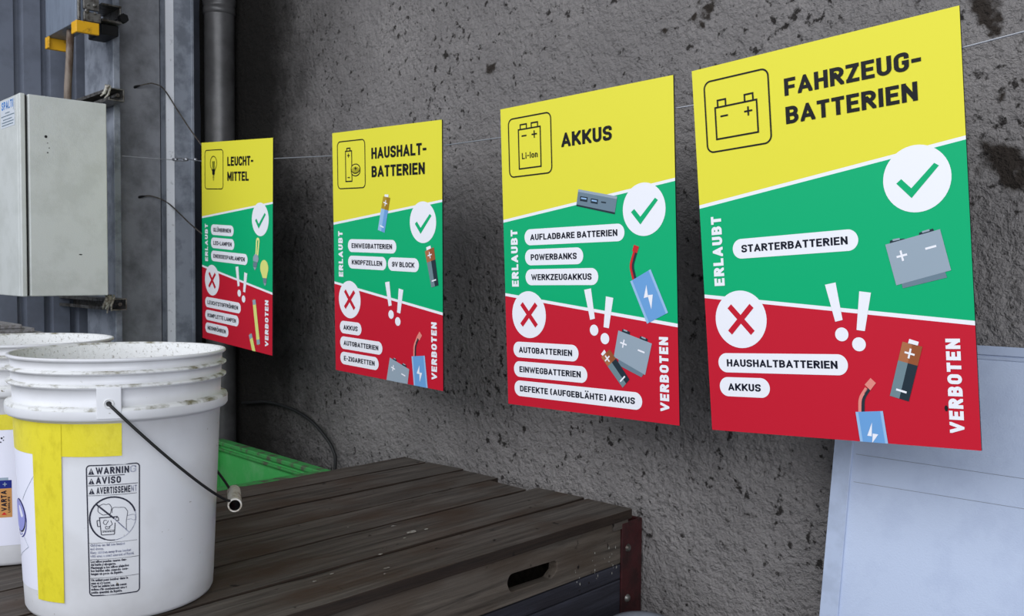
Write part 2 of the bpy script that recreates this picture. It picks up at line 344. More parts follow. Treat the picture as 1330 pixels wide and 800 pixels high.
# ------------------------------------------------------------------ lettering: a straight-sided sans drawn from strokes
# glyph: (width, [ (polyline, corner radius or list) ... ]) on a 0..1 centre-line box
F = .34
def G(wd, *st): return (wd, st)
S_ = lambda *p: (list(p), 0)
def RR(*p): return (list(p), F)
GL = {
 'A': G(.70, S_((0, 0), (.5, 1), (1, 0)), S_((.2, .25), (.8, .25))),
 'B': G(.62, S_((0, 0), (0, 1)), RR((0, 1), (.94, 1), (.94, .53), (0, .53)), RR((0, .53), (1, .53), (1, 0), (0, 0))),
 'C': G(.61, RR((1, .70), (1, 1), (0, 1), (0, 0), (1, 0), (1, .30))),
 'D': G(.62, S_((0, 0), (0, 1)), RR((0, 1), (1, 1), (1, 0), (0, 0))),
 'E': G(.56, S_((0, 0), (0, 1)), S_((0, 1), (1, 1)), S_((0, .51), (.86, .51)), S_((0, 0), (1, 0))),
 'F': G(.55, S_((0, 0), (0, 1)), S_((0, 1), (1, 1)), S_((0, .48), (.86, .48))),
 'G': G(.62, ([(1, .70), (1, 1), (0, 1), (0, 0), (1, 0), (1, .47), (.56, .47)], [0, F, F, F, F, 0, 0])),
 'H': G(.63, S_((0, 0), (0, 1)), S_((1, 0), (1, 1)), S_((0, .51), (1, .51))),
 'I': G(.20, S_((.5, 0), (.5, 1))),
 'K': G(.66, S_((0, 0), (0, 1)), S_((.08, .32), (1, 1)), S_((.36, .53), (1, 0))),
 'L': G(.54, S_((0, 0), (0, 1)), S_((0, 0), (1, 0))),
 'M': G(.78, S_((0, 0), (0, 1)), S_((1, 0), (1, 1)), S_((0, 1), (.5, .22), (1, 1))),
 'N': G(.65, S_((0, 0), (0, 1)), S_((1, 0), (1, 1)), S_((0, 1), (1, 0))),
 'O': G(.62, ([(0, 0), (1, 0), (1, 1), (0, 1)], 'closed')),
 'P': G(.61, S_((0, 0), (0, 1)), RR((0, 1), (1, 1), (1, .45), (0, .45))),
 'R': G(.63, S_((0, 0), (0, 1)), RR((0, 1), (1, 1), (1, .47), (0, .47)), S_((.48, .47), (1, 0))),
 'S': G(.62, ([(1, .72), (1, 1), (0, 1), (0, .53), (1, .47), (1, 0), (0, 0), (0, .28)], [0, F, F, .26, .26, F, F, 0])),
 'T': G(.58, S_((0, 1), (1, 1)), S_((.5, 0), (.5, 1))),
 'U': G(.62, RR((0, 1.3), (0, 0), (1, 0), (1, 1.3))),
 'V': G(.70, S_((0, 1), (.5, 0), (1, 1))),
 'W': G(.98, S_((0, 1), (.25, 0), (.5, .9), (.75, 0), (1, 1))),
 'X': G(.68, S_((0, 0), (1, 1)), S_((0, 1), (1, 0))),
 'Y': G(.68, S_((0, 1), (.5, .42)), S_((1, 1), (.5, .42)), S_((.5, 0), (.5, .42))),
 'Z': G(.58, S_((0, 1), (1, 1)), S_((0, 0), (1, 0)), S_((0, 0), (1, 1))),
 '9': G(.60, RR((1, .5), (1, 1), (0, 1), (0, .45), (1, .45)), RR((1, 1), (1, 0), (0, 0), (0, .26)), S_((1, .4), (1, .7))),
 '-': G(.38, S_((0, .45), (1, .45))),
 '+': G(.55, S_((0, .45), (1, .45)), S_((.5, .17), (.5, .73))),
 '(': G(.34, RR((1, 1.16), (0, .86), (0, .14), (1, -.16))),
 ')': G(.34, RR((0, 1.16), (1, .86), (1, .14), (0, -.16))),
 'i': G(.18, S_((.5, 0), (.5, .64)), S_((.5, .9), (.5, 1))),
 'o': G(.52, ([(0, 0), (1, 0), (1, .68), (0, .68)], 'closed')),
 'n': G(.50, S_((0, 0), (0, .68)), RR((0, .68), (1, .68), (1, -.3))),
}
UML = {'Ä': 'A', 'Ö': 'O', 'Ü': 'U'}
def text_polys(txt, cap, t, gap=.10, word=.28):
    """list of convex 2D polygons, baseline at y=0, cap height cap, stroke t*cap"""
    x = 0; out = []
    for ch in txt:
        if ch == ' ': x += word; continue
        base = UML.get(ch, ch); wd, strokes = GL[base]
        wd = max(wd+(t-.18)*.8, t+.001) if base not in 'Ii' else t+.02
        for pl, rad in strokes:
            q = [(x+t/2+p[0]*(wd-t), t/2+p[1]*(1-t)) for p in pl]
            if rad == 'closed': polys = stroke(fillet(q, .30, True, 5), t, True)
            else:
                rl = rad if not isinstance(rad, (list, tuple)) else [r_*.9 for r_ in rad]
                if not isinstance(rl, list): rl = rl*.85
                sl = rad == 0; dia = abs(q[0][0]-q[1][0]) > 1e-6 and abs(q[0][1]-q[1][1]) > 1e-6
                polys = stroke(fillet(q, rl, False, 5), t, False, ext=(t*1.2 if sl and dia else (t/2 if sl else 0)))
            yy0 = -.15 if base in '()' else 0; yy1 = 1.15 if base in '()' else 1
            xx0, xx1 = x, x+wd
            for pg in polys:
                c = clip(pg, xx0, yy0, xx1, yy1)
                if len(c) >= 3: out.append(c)
        if ch in UML:
            for k in (.26, .74):
                xc = x+wd*k; out.append([Vector((xc-t*.5, 1.10)), Vector((xc+t*.5, 1.10)), Vector((xc+t*.5, 1.10+t)), Vector((xc-t*.5, 1.10+t))])
        x += wd+gap
    x -= gap
    return [[p*cap for p in pg] for pg in out], x*cap

# ------------------------------------------------------------------ room
def wall_grid():
    b = MB(); x0, x1, z0, z1 = -3.6, 2.2, 0, 3.3; st = .02
    nx = int((x1-x0)/st); nz_ = int((z1-z0)/st)
    for j in range(nz_+1):
        for i in range(nx+1):
            x = x0+(x1-x0)*i/nx; z = z0+(z1-z0)*j/nz_
            d = noise.noise(Vector((x*5, z*5, 1)))*.004 + noise.noise(Vector((x*16, z*16, 7)))*.0025 + noise.noise(Vector((x*45, z*45, 3)))*.0012
            b.v.append(Vector((x, WY-d*.8, z)))
    for j in range(nz_):
        for i in range(nx):
            a = j*(nx+1)+i; b.f.append((a, a+1, a+nx+2, a+nx+1)); b.mi.append(0)
    return b
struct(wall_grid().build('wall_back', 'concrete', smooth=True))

def sheet_wall():
    b = MB(); XC, XV = -3.27, -3.29; per, wd = .0812, .053; prof = []
    k = -9; y = .9465+k*per
    while y < WY:
        prof += [(XV, y-.011), (XC, y), (XC, y+wd-.0015), (XV, y+wd+.0015)]; k += 1; y = .9465+k*per
    for (x, yy) in prof: b.v.append(Vector((x, yy, 0)))
    for (x, yy) in prof: b.v.append(Vector((x, yy, 3.3)))
    n = len(prof)
    for i in range(n-1): b.f.append((i, i+1, n+i+1, n+i)); b.mi.append(0)
    return b
struct(sheet_wall().build('wall_left', 'sheet'))
struct(MB().box((-3.6, -4.5, -.1), (2.6, 1.7, 0)).build('floor', 'floor'))
struct(MB().box((-3.6, -.2, 3.3), (2.6, 1.7, 3.4)).build('ceiling', 'ceil'))

# ------------------------------------------------------------------ steel column
r = empty('steel_column', (-3.05, 1.25, 0)); o0 = Vector((-3.05, 1.25, 0))
tag(r, 'tall grey galvanised steel column in the corner with a bright white edge strip', 'column')
def rel(b, o): return b.xf(lambda v: v-o)
rel(MB().box((-3.175, 1.103, 0), (-2.93, 1.124, 3.3)), o0).build('flange', 'galv', r, bevel=.002)
rel(MB().box((-3.062, 1.124, 0), (-3.05, 1.300, 3.3)), o0).build('web', 'web', r)
def vprism(pts, z0=0, z1=3.3):
    b = MB(); n = len(pts); b.v = [Vector((x, y, z0)) for x, y in pts]+[Vector((x, y, z1)) for x, y in pts]
    b.f = [(k, (k+1) % n, n+(k+1) % n, n+k) for k in range(n)]+[tuple(reversed(range(n))), tuple(range(n, 2*n))]; b.mi = [0]*len(b.f); return b
rel(vprism([(-3.05, 1.302), (-3.0, 1.302), (-2.985, 1.317), (-2.985, 1.384), (-3.05, 1.384)]), o0).build('box_section', 'galv', r, bevel=.001)
t_ = rel(vprism([(-3.006, 1.300), (-2.9995, 1.2990), (-2.9815, 1.3165), (-2.9815, 1.3190), (-2.985, 1.3190), (-3.000, 1.3022)]), o0).build('edge_strip', 'wstrip', r, bevel=.0006); t_['label'] = 'white edge strip'
rel(MB().box((-2.985, 1.376, 0), (-2.979, 1.387, 3.3)), o0).build('edge_bead', 'galv', r, bevel=.002)

# ------------------------------------------------------------------ drain pipe
pr = empty('drain_pipe', (-3.0, 1.488, 0))
tag(pr, 'round grey zinc downpipe in the corner between column and concrete wall', 'pipe')
MB().lathe([(.050, 0), (.050, 3.29)], 40).build('pipe_tube', 'pipe', pr, smooth=True)
MB().lathe([(.050, 2.212), (.0535, 2.214), (.0535, 2.235), (.050, 2.237), (.0535, 2.245), (.056, 2.26), (.0535, 2.275), (.050, 2.28)], 40).build('pipe_collar', 'pipe', pr, smooth=True)

# ------------------------------------------------------------------ control cabinet
co = Vector((-2.82, .88, 1.267)); cr = empty('control_cabinet', co)
tag(cr, 'pale grey steel control cabinet with a blue lettered sticker on its side', 'cabinet')
def C_(b): return b.xf(lambda v: v+Vector((0, 0, ZC))-co)
b = MB().box((-2.955, .77, -.083), (-2.722, .996, .462)); b.box((-2.722, .77, -.083), (-2.700, .7835, .4625))
C_(b).build('body', 'cab', cr, bevel=.0025)
b = MB().box((-2.722, .7905, -.0825), (-2.698, .996, .4615))
C_(b).build('door', 'cab', cr, bevel=.003, seg=3)
for (y, z, q) in ((.834, .352, .004), (.838, .335, .0015), (.842, .322, .0015), (.838, .309, .002), (.921, .033, .003)):
    C_(MB().poly([(-2.6975, y+q*math.cos(a)*(1.6 if z < .1 else 1), z+q*math.sin(a)*(.6 if z < .1 else 1)) for a in [k*math.pi/4 for k in range(8)]])).build('chip_mark', 'dark', cr)
C_(MB().box((-2.7245, .7832, -.080), (-2.710, .7908, .460))).build('door_gap_shade', 'rubber', cr)  # black strip standing in for the shade inside the door gap
st = MB().poly([(-2.868, .7694, .382), (-2.742, .7694, .382), (-2.742, .7694, .457), (-2.868, .7694, .457)])
so = C_(st).build('sticker', 'stick', cr); so['label'] = 'white maker sticker'
b = MB(); pl, wd = text_polys('SPALTI', .0215, .17, gap=.20)
for pg in pl: b.poly([(-2.858+p.x*(.102/wd), .7690, .432+p.y) for p in pg])
C_(b).build('lettering', 'blue', so)
b = MB()
for z, x0, x1 in ((.4215, -2.826, -2.786), (.4135, -2.862, -2.746), (.404, -2.846, -2.766), (.3965, -2.858, -2.75), (.389, -2.858, -2.754)):
    x = x0
    while x < x1:
        d = random.uniform(.004, .008); b.poly([(x, .7690, z-.0013), (min(x+d, x1), .7690, z-.0013), (min(x+d, x1), .7690, z+.0013), (x, .7690, z+.0013)]); x += d+.0016
b.poly([(-2.7525, .769, .424), (-2.751, .769, .424), (-2.751, .769, .455), (-2.7525, .769, .455)])
C_(b).build('fine_print', 'p_slate', so)

# conduit
b = MB().tube([(-2.83, .9345, ZC+.46), (-2.83, .936, ZC+.52), (-2.83, .9415, ZC+.60), (-2.83, .946, ZC+.70)], .0102, 14)
tag(b.build('conduit', 'rust', smooth=True), 'rusty tube running from the grey cabinet top up into the yellow-footed housing', 'pipe')

# housing above
ho = Vector((-2.85, .96, ZC+.86)); hr = empty('switch_housing', ho)
tag(hr, 'grey metal housing with yellow feet above the cabinet, at the top left', 'housing')
def H_(b): return b.xf(lambda v: v+Vector((0, 0, ZC))-ho)
H_(MB().box((-2.98, .925, .684), (-2.725, .985, 1.05))).build('body', 'house', hr, bevel=.002)
H_(MB().box((-2.730, .923, .655), (-2.718, .986, .688)).box((-2.76, .9235, .655), (-2.730, .929, .688))).build('guard', 'guard', hr, bevel=.002)['label'] = 'yellow foot'
H_(MB().box((-2.985, .9235, .650), (-2.972, .988, .684)).box((-2.972, .9235, .650), (-2.955, .929, .684))).build('guard', 'guard', hr, bevel=.002)['label'] = 'yellow foot'
H_(MB().box((-2.726, .943, .690), (-2.716, .990, .715)).box((-2.726, .943, .722), (-2.717, .986, .76)).box((-2.726, .9285, .690), (-2.719, .936, 1.0))).build('lock_plate', 'steel', hr, bevel=.0015)
for (y, z, rr) in ((.9505, .716, .0062), (.972, .713, .0042), (.972, .735, .0055), (.955, .735, .003)):
    H_(MB().tube([(-2.718, y, z), (-2.711, y, z), (-2.708, y, z)], [rr, rr, rr*.6], 12)).build('bolt', 'steel', hr, smooth=False)

# bracket with bolt beside the housing
bo = Vector((-2.95, 1.08, ZC+.75)); br = empty('rail_clamp', bo)
tag(br, 'dark clamp bracket with a bolt beside the yellow-footed housing', 'clamp')
def B_(b): return b.xf(lambda v: v+Vector((0, 0, ZC))-bo)
B_(MB().box((-3.0, 1.045, .783), (-2.86, 1.104, .788)).box((-3.0, 1.045, .735), (-2.86, 1.104, .742)).box((-3.0, 1.099, .742), (-2.862, 1.1035, .783))).build('channel', 'steel', br, bevel=.001)
B_(MB().box((-2.99, 1.05, .70), (-2.88, 1.1025, .733))).build('clamp_jaw', 'dark', br, bevel=.004)
B_(MB().tube([(-2.93, 1.105, .752), (-2.868, 1.106, .752), (-2.866, 1.106, .752), (-2.85, 1.108, .752)], [.008, .008, .0145, .0145], 6)).build('bolt', 'dark', br)

# strut rails holding the cabinet
def strut(z0, z1, y0, y1, label):
    o = Vector((-3.0, (y0+y1)/2, ZC+z0)); rr = empty('mounting_rail', o)
    tag(rr, label, 'rail', 'rails behind the cabinet'); t = .0035; X0, X1 = -3.27, -2.815
    b = MB().box((X0, y0, z1-t), (X1, y1, z1)).box((X0, y0, z0), (X1, y1, z0+t)).box((X0, y1-t, z0+t), (X1, y1, z1-t)).box((X0, y0, z0+t), (X1, y0+t, z0+.01)).box((X0, y0, z1-.01), (X1, y0+t, z1-t))
    b.xf(lambda v: v+Vector((0, 0, ZC))-o).build('channel', 'steel', rr, bevel=.0006)
    b = MB().tube([(-2.86, (y0+y1)/2+.006, (z0+z1)/2), (-2.822, (y0+y1)/2+.006, (z0+z1)/2)], .006, 6)
    b.xf(lambda v: v+Vector((0, 0, ZC))-o).build('bolt', 'steel', rr)
strut(.494, .531, 1.046, 1.092, 'open-ended steel rail by the top right corner of the cabinet')
strut(-.132, -.096, 1.046, 1.094, 'open-ended steel rail by the bottom right corner of the cabinet')
def cord(z, y, n, label, ln):
    b = MB()
    for k in range(n):
        x = -2.81+random.uniform(-.006, .008); yy = y+random.uniform(-.012, .012); l = ln*random.uniform(.6, 1.1)
        b.tube([(x-.01, yy+.004, ZC+z+.006), (x+.003, yy, ZC+z), (x+.004, yy-random.uniform(0, .012), ZC+z-l*.6), (x+.002, yy-random.uniform(.004, .016), ZC+z-l)], [.003, .004, .0035, .002], 6)
    tag(b.build('cord_scrap', 'rag', smooth=True), label, 'cord')
cord(-.092, 1.042, 7, 'frayed white cord tied round the rail below the cabinet', .045)
cord(.532, 1.048, 4, 'frayed white cord scrap on the rail above the cabinet', .036)

# stiff wires poking out of the column
def smooth_path(pts, n=8):
    P = [Vector(p) for p in pts]; out = []
    for i in range(len(P)-1):
        p0 = P[max(i-1, 0)]; p1 = P[i]; p2 = P[i+1]; p3 = P[min(i+2, len(P)-1)]
        for k in range(n):
            t = k/n
            out.append(.5*((2*p1)+(p2-p0)*t+(2*p0-5*p1+4*p2-p3)*t*t+(3*p1-p0-3*p2+p3)*t**3))
    return out+[P[-1]]
for pts, lab in (
  ([(-3.052, 1.216, .587), (-3.035, 1.222, .590), (-3.02, 1.245, .598), (-3.01, 1.262, .600), (-2.99, 1.287, .584), (-2.918, 1.30, .51), (-2.823, 1.30, .436), (-2.745, 1.31, .368)], 'upper curved stiff wire poking from the steel column towards the bulb sign'),
  ([(-3.052, 1.228, .229), (-3.035, 1.235, .232), (-3.03, 1.262, .234), (-3.005, 1.30, .216), (-2.912, 1.30, .177), (-2.83, 1.30, .139), (-2.735, 1.31, .093)], 'lower curved stiff wire poking from the steel column towards the bulb sign')):
    P = smooth_path([Vector(p)+Vector((0, 0, ZC)) for p in pts]); o = P[0].copy(); wr = empty('stiff_wire', o)
    tag(wr, lab, 'wire', 'stiff wires on the column')
    MB().tube([p-o for p in P], .0022, 8).build('wire_strand', 'dwire', wr, smooth=True)
    k = 11; MB().tube([p-o for p in P[:k]], [.0042]*(k-5)+[.004, .0036, .0032, .0028, .0024], 10).build('sleeve', 'rubber', wr, smooth=True)['label'] = 'black rubber sleeve'

# ------------------------------------------------------------------ signs
SW = .42; SH = .594
POSE = [(-2.45753945, 1.26530032, .36289596, -.05978361, .00600175, .02740041),
        (-1.76145984, 1.2776565, .32925557, -.02943312, .01238217, .03715963),
        (-1.14855421, 1.27490973, .32502092, .0195592, .01016502, .02872402),
        (-.68983642, 1.27815373, .34171969, .06085988, .02077014, .03812539)]
def sign_matrix(p):
    x, y, z, a, yw, t = p
    A = Matrix.Rotation(-a, 4, 'Y'); B = Matrix.Rotation(yw, 4, 'Z'); T = Matrix.Rotation(t, 4, 'X')
    return Matrix.Translation((x, y, z+ZC)) @ B @ T @ A
LAY = .00035
def S3(p, lay): return Vector(((p[0]-.5)*SW, -LAY*lay, -p[1]*SW))
V2 = lambda *p: [Vector(q) for q in p]
def circ(c, r, n=48, a0=0, a1=2*math.pi): return [Vector((c[0]+r*math.cos(a0+(a1-a0)*k/n), c[1]+r*math.sin(a0+(a1-a0)*k/n))) for k in range(n if abs(a1-a0) > 6.28 else n+1)]
class Print(MB):
    """flat print on the sign face, in sign units (u right, v down)"""
    def pg(s, pts, lay, mi=0):
        P = [S3(p, lay) for p in pts]
        ar = sum(pts[i-1][0]*pts[i][1]-pts[i][0]*pts[i-1][1] for i in range(len(pts)))
        return s.poly(P if ar < 0 else P[::-1], mi)
    def st(s, pts, t, lay, mi=0, closed=False):
        for j, q in enumerate(stroke(pts, t, closed)): s.pg(q, lay+.012*(j % 20), mi)
        return s
    def text(s, txt, u0, u1, vbase, cap, t, lay, mi=0, gap=.10):
        pl, wd = text_polys(txt, cap, t, gap); k = (u1-u0)/wd
        for j, g in enumerate(pl): s.pg([Vector((u0+p.x*k, vbase-p.y)) for p in g], lay+.018*(j % 40), mi)
        return s
    def vtext(s, txt, ubase, v0, v1, cap, t, lay, mi=0, gap=.10):      # reads upwards
        pl, wd = text_polys(txt, cap, t, gap); k = (v0-v1)/wd
        for j, g in enumerate(pl): s.pg([Vector((ubase-p.y, v0-p.x*k)) for p in g], lay+.018*(j % 40), mi)
        return s
def cross(c, s, t, ang):
    d = Vector((math.cos(ang), math.sin(ang)))*s; e = Vector((-d.y, d.x)); c = Vector(c)
    return [[c-d, c+d], [c-e, c+e]], t
def clipv(pts): return clip([Vector(p) for p in pts], 0, 0, 1, 1.4143)

def aa_battery(root, q, split, capq, cols, plus, minus, name='battery_drawing', midc=.5):
    """q: TL,TR,BR,BL ; split: fraction of length of the top band; cols: top left, top right, bottom left, bottom right"""
    b = Print(); TL, TR, BR, BL = V2(*q)
    ml = TL+(BL-TL)*split; mr = TR+(BR-TR)*split
    tm = TL+(TR-TL)*midc; mm = ml+(mr-ml)*midc; bm = BL+(BR-BL)*midc
    for pts, mi in (([TL, tm, mm, ml], 0), ([tm, TR, mr, mm], 1), ([ml, mm, bm, BL], 2), ([mm, mr, BR, bm], 3), (capq, 4)):
        p = clipv(pts)
        if p: b.pg(p, 2.2, mi)
    ax = (BL-TL).normalized(); an = math.atan2(ax.y, ax.x)
    segs, t = cross(plus, .017, .0065, an)
    for j, s in enumerate(segs): b.st(s, t, 3+.4*j, 4)
    e = Vector((-ax.y, ax.x)); m_ = Vector(minus); b.st([m_-e*.018, m_+e*.018], .007, 3, 4)
    return b.build(name, list(cols)+['white'], root)
def car_battery(root, q, slab, terms, plus, minus):
    b = Print()
    if slab: b.pg(clipv(slab), 1.8, 1)
    for t_, l_ in terms: b.pg(clipv(t_), 1.8, 2); b.pg(clipv(l_), 1.9, 0)
    b.pg(clipv(q), 2.2, 0)
    d = (Vector(q[1])-Vector(q[0])).normalized(); an = math.atan2(d.y, d.x)
    for j, s in enumerate(cross(plus, .018, .007, an)[0]): b.st(s, .007, 3+.4*j, 3)
    m_ = Vector(minus); b.st([m_-d*.018, m_+d*.018], .007, 3, 3)
    return b.build('car_battery_drawing', ['p_grey', 'p_slate', 'p_dark', 'white'], root)
def lipo(root, q, wire, plug, bolt, plugm, wirem='p_salmon'):
    b = Print(); TL, TR, BR, BL = V2(*q)
    b.pg(clipv([TL, TR, BR, BL]), 2.2, 0)
    f1, f2 = .10, .90
    b.pg(clipv([TL, TL+(TR-TL)*f1, BL+(BR-BL)*f1, BL]), 2.6, 1); b.pg(clipv([TL+(TR-TL)*f2, TR, BR, BL+(BR-BL)*f2]), 2.6, 1)
    for off, mi in ((-.0055, 2), (.0055, 3)):
        P = [Vector(p)+Vector((off, 0)) for p in fillet(wire, .06, False, 8)]; b.st(P, .0115, 2.0, mi)
    b.pg(plug, 2.4, 4)
    # bolt split in two convex-ish halves
    B = V2(*bolt); b.pg(clipv([B[0], B[1], B[2]]), 3, 5); b.pg(clipv([B[3], B[4], B[5]]), 3, 5)
    return b.build('battery_pack_drawing', ['p_blue', 'p_lblue', wirem, 'p_dark', plugm, 'white'], root)

def make_sign(i, label, title, greens, reds):
    root = empty('hanging_sign', mw=sign_matrix(POSE[i]))
    tag(root, label, 'sign', 'recycling signs hung on the wire')
    # board with the colour fields
    b = Print(); T = .0032
    fields = [([(0, 0), (1, 0), (1, .409), (0, .526)], 0), ([(0, .526), (1, .409), (1, .4215), (0, .5395)], 3), ([(0, .5395), (1, .4215), (1, .998), (0, .8775)], 1),
              ([(0, .8775), (1, .998), (1, 1.0125), (0, .8915)], 3), ([(0, .8915), (1, 1.0125), (1, 1.41429), (0, 1.41429)], 2)]
    for p, mi in fields: b.pg([Vector(q) for q in p], 0, mi)
    x = SW/2
    vs = [(-x, 0, 0), (x, 0, 0), (x, T, 0), (-x, T, 0), (-x, 0, -SH), (x, 0, -SH), (x, T, -SH), (-x, T, -SH)]
    b.add(vs, [(0, 1, 2, 3), (5, 4, 7, 6), (4, 0, 3, 7), (1, 5, 6, 2), (3, 2, 6, 7)], 4)
    b.build('board', ['yellow', 'green', 'red', 'white', 'edge'], root)
    # title
    b = Print()
    for k, (tx, u1) in enumerate(title):
        vb = (.2215 if len(title) == 1 else (.1705, .2725)[k])
        b.text(tx, .389, u1, vb, .0625, .205, 2)
    b.build('title_lettering', 'black', root)
    # badges
    b = Print(); b.pg(circ((.841, .526), .1105), 1.2, 0)
    b.pg(V2((.7745, .5345), (.7915, .5215), (.823, .5555), (.8225, .588)), 2, 1); b.pg(V2((.823, .5555), (.900, .482), (.9145, .4925), (.8225, .588)), 2, 1)
    b.build('check_badge', ['white', 'green'], root)
    b = Print(); b.pg(circ((.156, .9785), .1105), 1.2, 0)
    b.st([(.110, .927), (.2055, 1.031)], .023, 2, 1); b.st([(.2065, .928), (.107, 1.029)], .023, 2.2, 1)
    b.build('cross_badge', ['white', 'red'], root)
    for q, c in (([(.504, .861), (.544, .8545), (.5625, .9875), (.535, .9935)], (.5565, 1.0385)), ([(.628, .889), (.669, .8955), (.6405, 1.0275), (.611, 1.0235)], (.617, 1.0735))):
        b = Print(); b.pg(V2(*q), 1.6); b.pg(circ(c, .0245, 24), 1.6); b.build('exclamation_mark', 'white', root)
    Print().vtext('ERLAUBT', .0955, .8465, .577, .0455, .25, 2, gap=.16).build('side_lettering', 'white', root)
    Print().vtext('VERBOTEN', .9525, 1.3625, 1.0545, .0455, .25, 2, gap=.16).build('side_lettering', 'white', root)
    for rows in (greens, reds):
        for (tx, u0, u1, vc) in rows:
            b = Print(); b.pg(rrect(u0, vc-.0375, u1, vc+.0375, .0375, 10), 1.2)
            pill = b.build('text_pill', 'white', root)
            Print().text(tx, u0+.038, u1-.038, vc+.0142, .0282, .20, 2).build('lettering', 'navy', pill)
    # pictogram frame
    b = Print(); b.st(rrect(.053, .0555, .327, .328, .028), .0062, 2, 0, True)
    if i == 0:
        b.st(circ((.184, .148), .0485, 40, math.radians(128), math.radians(412)), .0058, 2, 0)
        b.st([(.154, .186), (.168, .207), (.168, .222)], .0058, 2, 0); b.st([(.214, .186), (.200, .207), (.200, .222)], .0058, 2, 0)
        b.pg(V2((.165, .134), (.204, .134), (.201, .192), (.168, .192)), 2, 1)
        b.pg(V2((.165, .190), (.203, .190), (.203, .222), (.194, .232), (.174, .232), (.165, .222)), 2.3, 0)
        for k, hw in enumerate((.012, .011, .009, .006)): b.st([(.184-hw, .240+k*.0095), (.184+hw, .237+k*.0095)], .0045, 2, 0)
    elif i == 1:
        b.st(V2((.135, .1135), (.197, .1135), (.197, .288), (.135, .288)), .007, 2, 0, True)
        b.st(V2((.148, .1135), (.148, .0975), (.181, .0975), (.181, .1135)), .007, 2, 0)
        for j, s in enumerate(cross((.165, .139), .012, .006, 0)[0]): b.st(s, .006, 2+.4*j, 0)
        b.st([(.154, .266), (.176, .266)], .006, 2, 0)
        b.pg([Vector((.2345+.043*math.cos(a), .218+.0255*math.sin(a))) for a in [k*math.pi/16 for k in range(32)]], 2.2, 2)
        b.pg(V2((.1915, .218), (.2775, .218), (.2775, .232), (.1915, .232)), 2.2, 2)
        b.pg([Vector((.2345+.043*math.cos(a), .232+.0255*math.sin(a))) for a in [k*math.pi/16 for k in range(32)]], 2.2, 2)
        b.st([Vector((.2345+.043*math.cos(a), .218+.0265*math.sin(a))) for a in [k*math.pi/16 for k in range(32)]], .006, 2.6, 0, True)
        b.st([Vector((.1915, .218))]+[Vector((.2345+.043*math.cos(a), .232+.0265*math.sin(a))) for a in [math.pi-k*math.pi/16 for k in range(17)]]+[Vector((.2775, .218))], .006, 2.6, 0)
        for j, s in enumerate(cross((.2345, .217), .011, .0055, 0)[0]): b.st(s, .0055, 2.8+.4*j, 0)
    elif i == 2:
        b.st(V2((.1185, .1115), (.260, .1115), (.260, .2935), (.1185, .2935)), .0065, 2, 0, True)
        for u in (.1315, .2035): b.st(V2((u, .1115), (u, .0895), (u+.0405, .0895), (u+.0405, .1115)), .0065, 2, 0)
        b.st([(.139, .1425), (.171, .1425)], .0065, 2, 0)
        for j, s in enumerate(cross((.2215, .1425), .017, .0065, 0)[0]): b.st(s, .0065, 2+.4*j, 0)
        b.text('Li-Ion', .138, .240, .2495, .0285, .15, 2, 0, gap=.14)
    else:
        b.st(V2((.0965, .161), (.275, .161), (.275, .2815), (.0965, .2815)), .0065, 2, 0, True)
        for u in (.1085, .2255): b.st(V2((u, .161), (u, .1345), (u+.035, .1345), (u+.035, .161)), .0065, 2, 0)
        b.st([(.118, .197), (.151, .197)], .0065, 2, 0)
        for j, s in enumerate(cross((.238, .197), .017, .0065, 0)[0]): b.st(s, .0065, 2+.4*j, 0)
    b.build('pictogram', ['black', 'p_grid', 'yellow'], root)
    return root

g1, g2, g3 = .616, .7095, .8025
r1, r2, r3 = 1.1465, 1.240, 1.3325
s0 = make_sign(0, 'small far sign at left with a light bulb pictogram, headed LEUCHT-MITTEL', [('LEUCHT-', .748), ('MITTEL', .688)],
    [('GLÜHBIRNEN', .141, .478, g1), ('LED-LAMPEN', .141, .487, g2), ('ENERGIESPARLAMPEN', .141, .672, g3)],
    [('LEUCHTSTOFFRÖHREN', .047, .578, r1-.004), ('KOMPLETTE LAMPEN', .047, .548, r2-.004), ('NEONRÖHREN', .047, .400, r3-.004)])
s1 = make_sign(1, 'second sign from the left, headed HAUSHALT-BATTERIEN, with a round cell pictogram', [('HAUSHALT-', .875), ('BATTERIEN', .861)],
    [('EINWEGBATTERIEN', .147, .610, .6605), ('KNOPFZELLEN', .147, .517, .7565), ('9V BLOCK', .532, .806, .7565)],
    [('AKKUS', .052, .272, r1), ('AUTOBATTERIEN', .052, .472, r2), ('E-ZIGARETTEN', .052, .435, r3)])
s2 = make_sign(2, 'third sign from the left, headed AKKUS, with a Li-Ion pictogram', [('AKKUS', .680)],
    [('AUFLADBARE BATTERIEN', .141, .737, g1), ('POWERBANKS', .141, .503, g2), ('WERKZEUGAKKUS', .141, .587, g3)],
    [('AUTOBATTERIEN', .047, .462, r1), ('EINWEGBATTERIEN', .047, .511, r2), ('DEFEKTE (AUFGEBLÄHTE) AKKUS', .047, .813, r3)])
s3 = make_sign(3, 'large nearest sign at right, headed FAHRZEUG-BATTERIEN', [('FAHRZEUG-', .875), ('BATTERIEN', .859)],
    [('STARTERBATTERIEN', .139, .634, .7095)], [('HAUSHALTBATTERIEN', .047, .573, r1), ('AKKUS', .047, .264, r2)])

tag(Print().pg([Vector((.9145-.0155+.0055*math.cos(k*.524), 1.283+.010*math.sin(k*.524))) for k in range(12)], 1.5).build('screw_hole', 'edge', s3), 'small dark rusty hole')
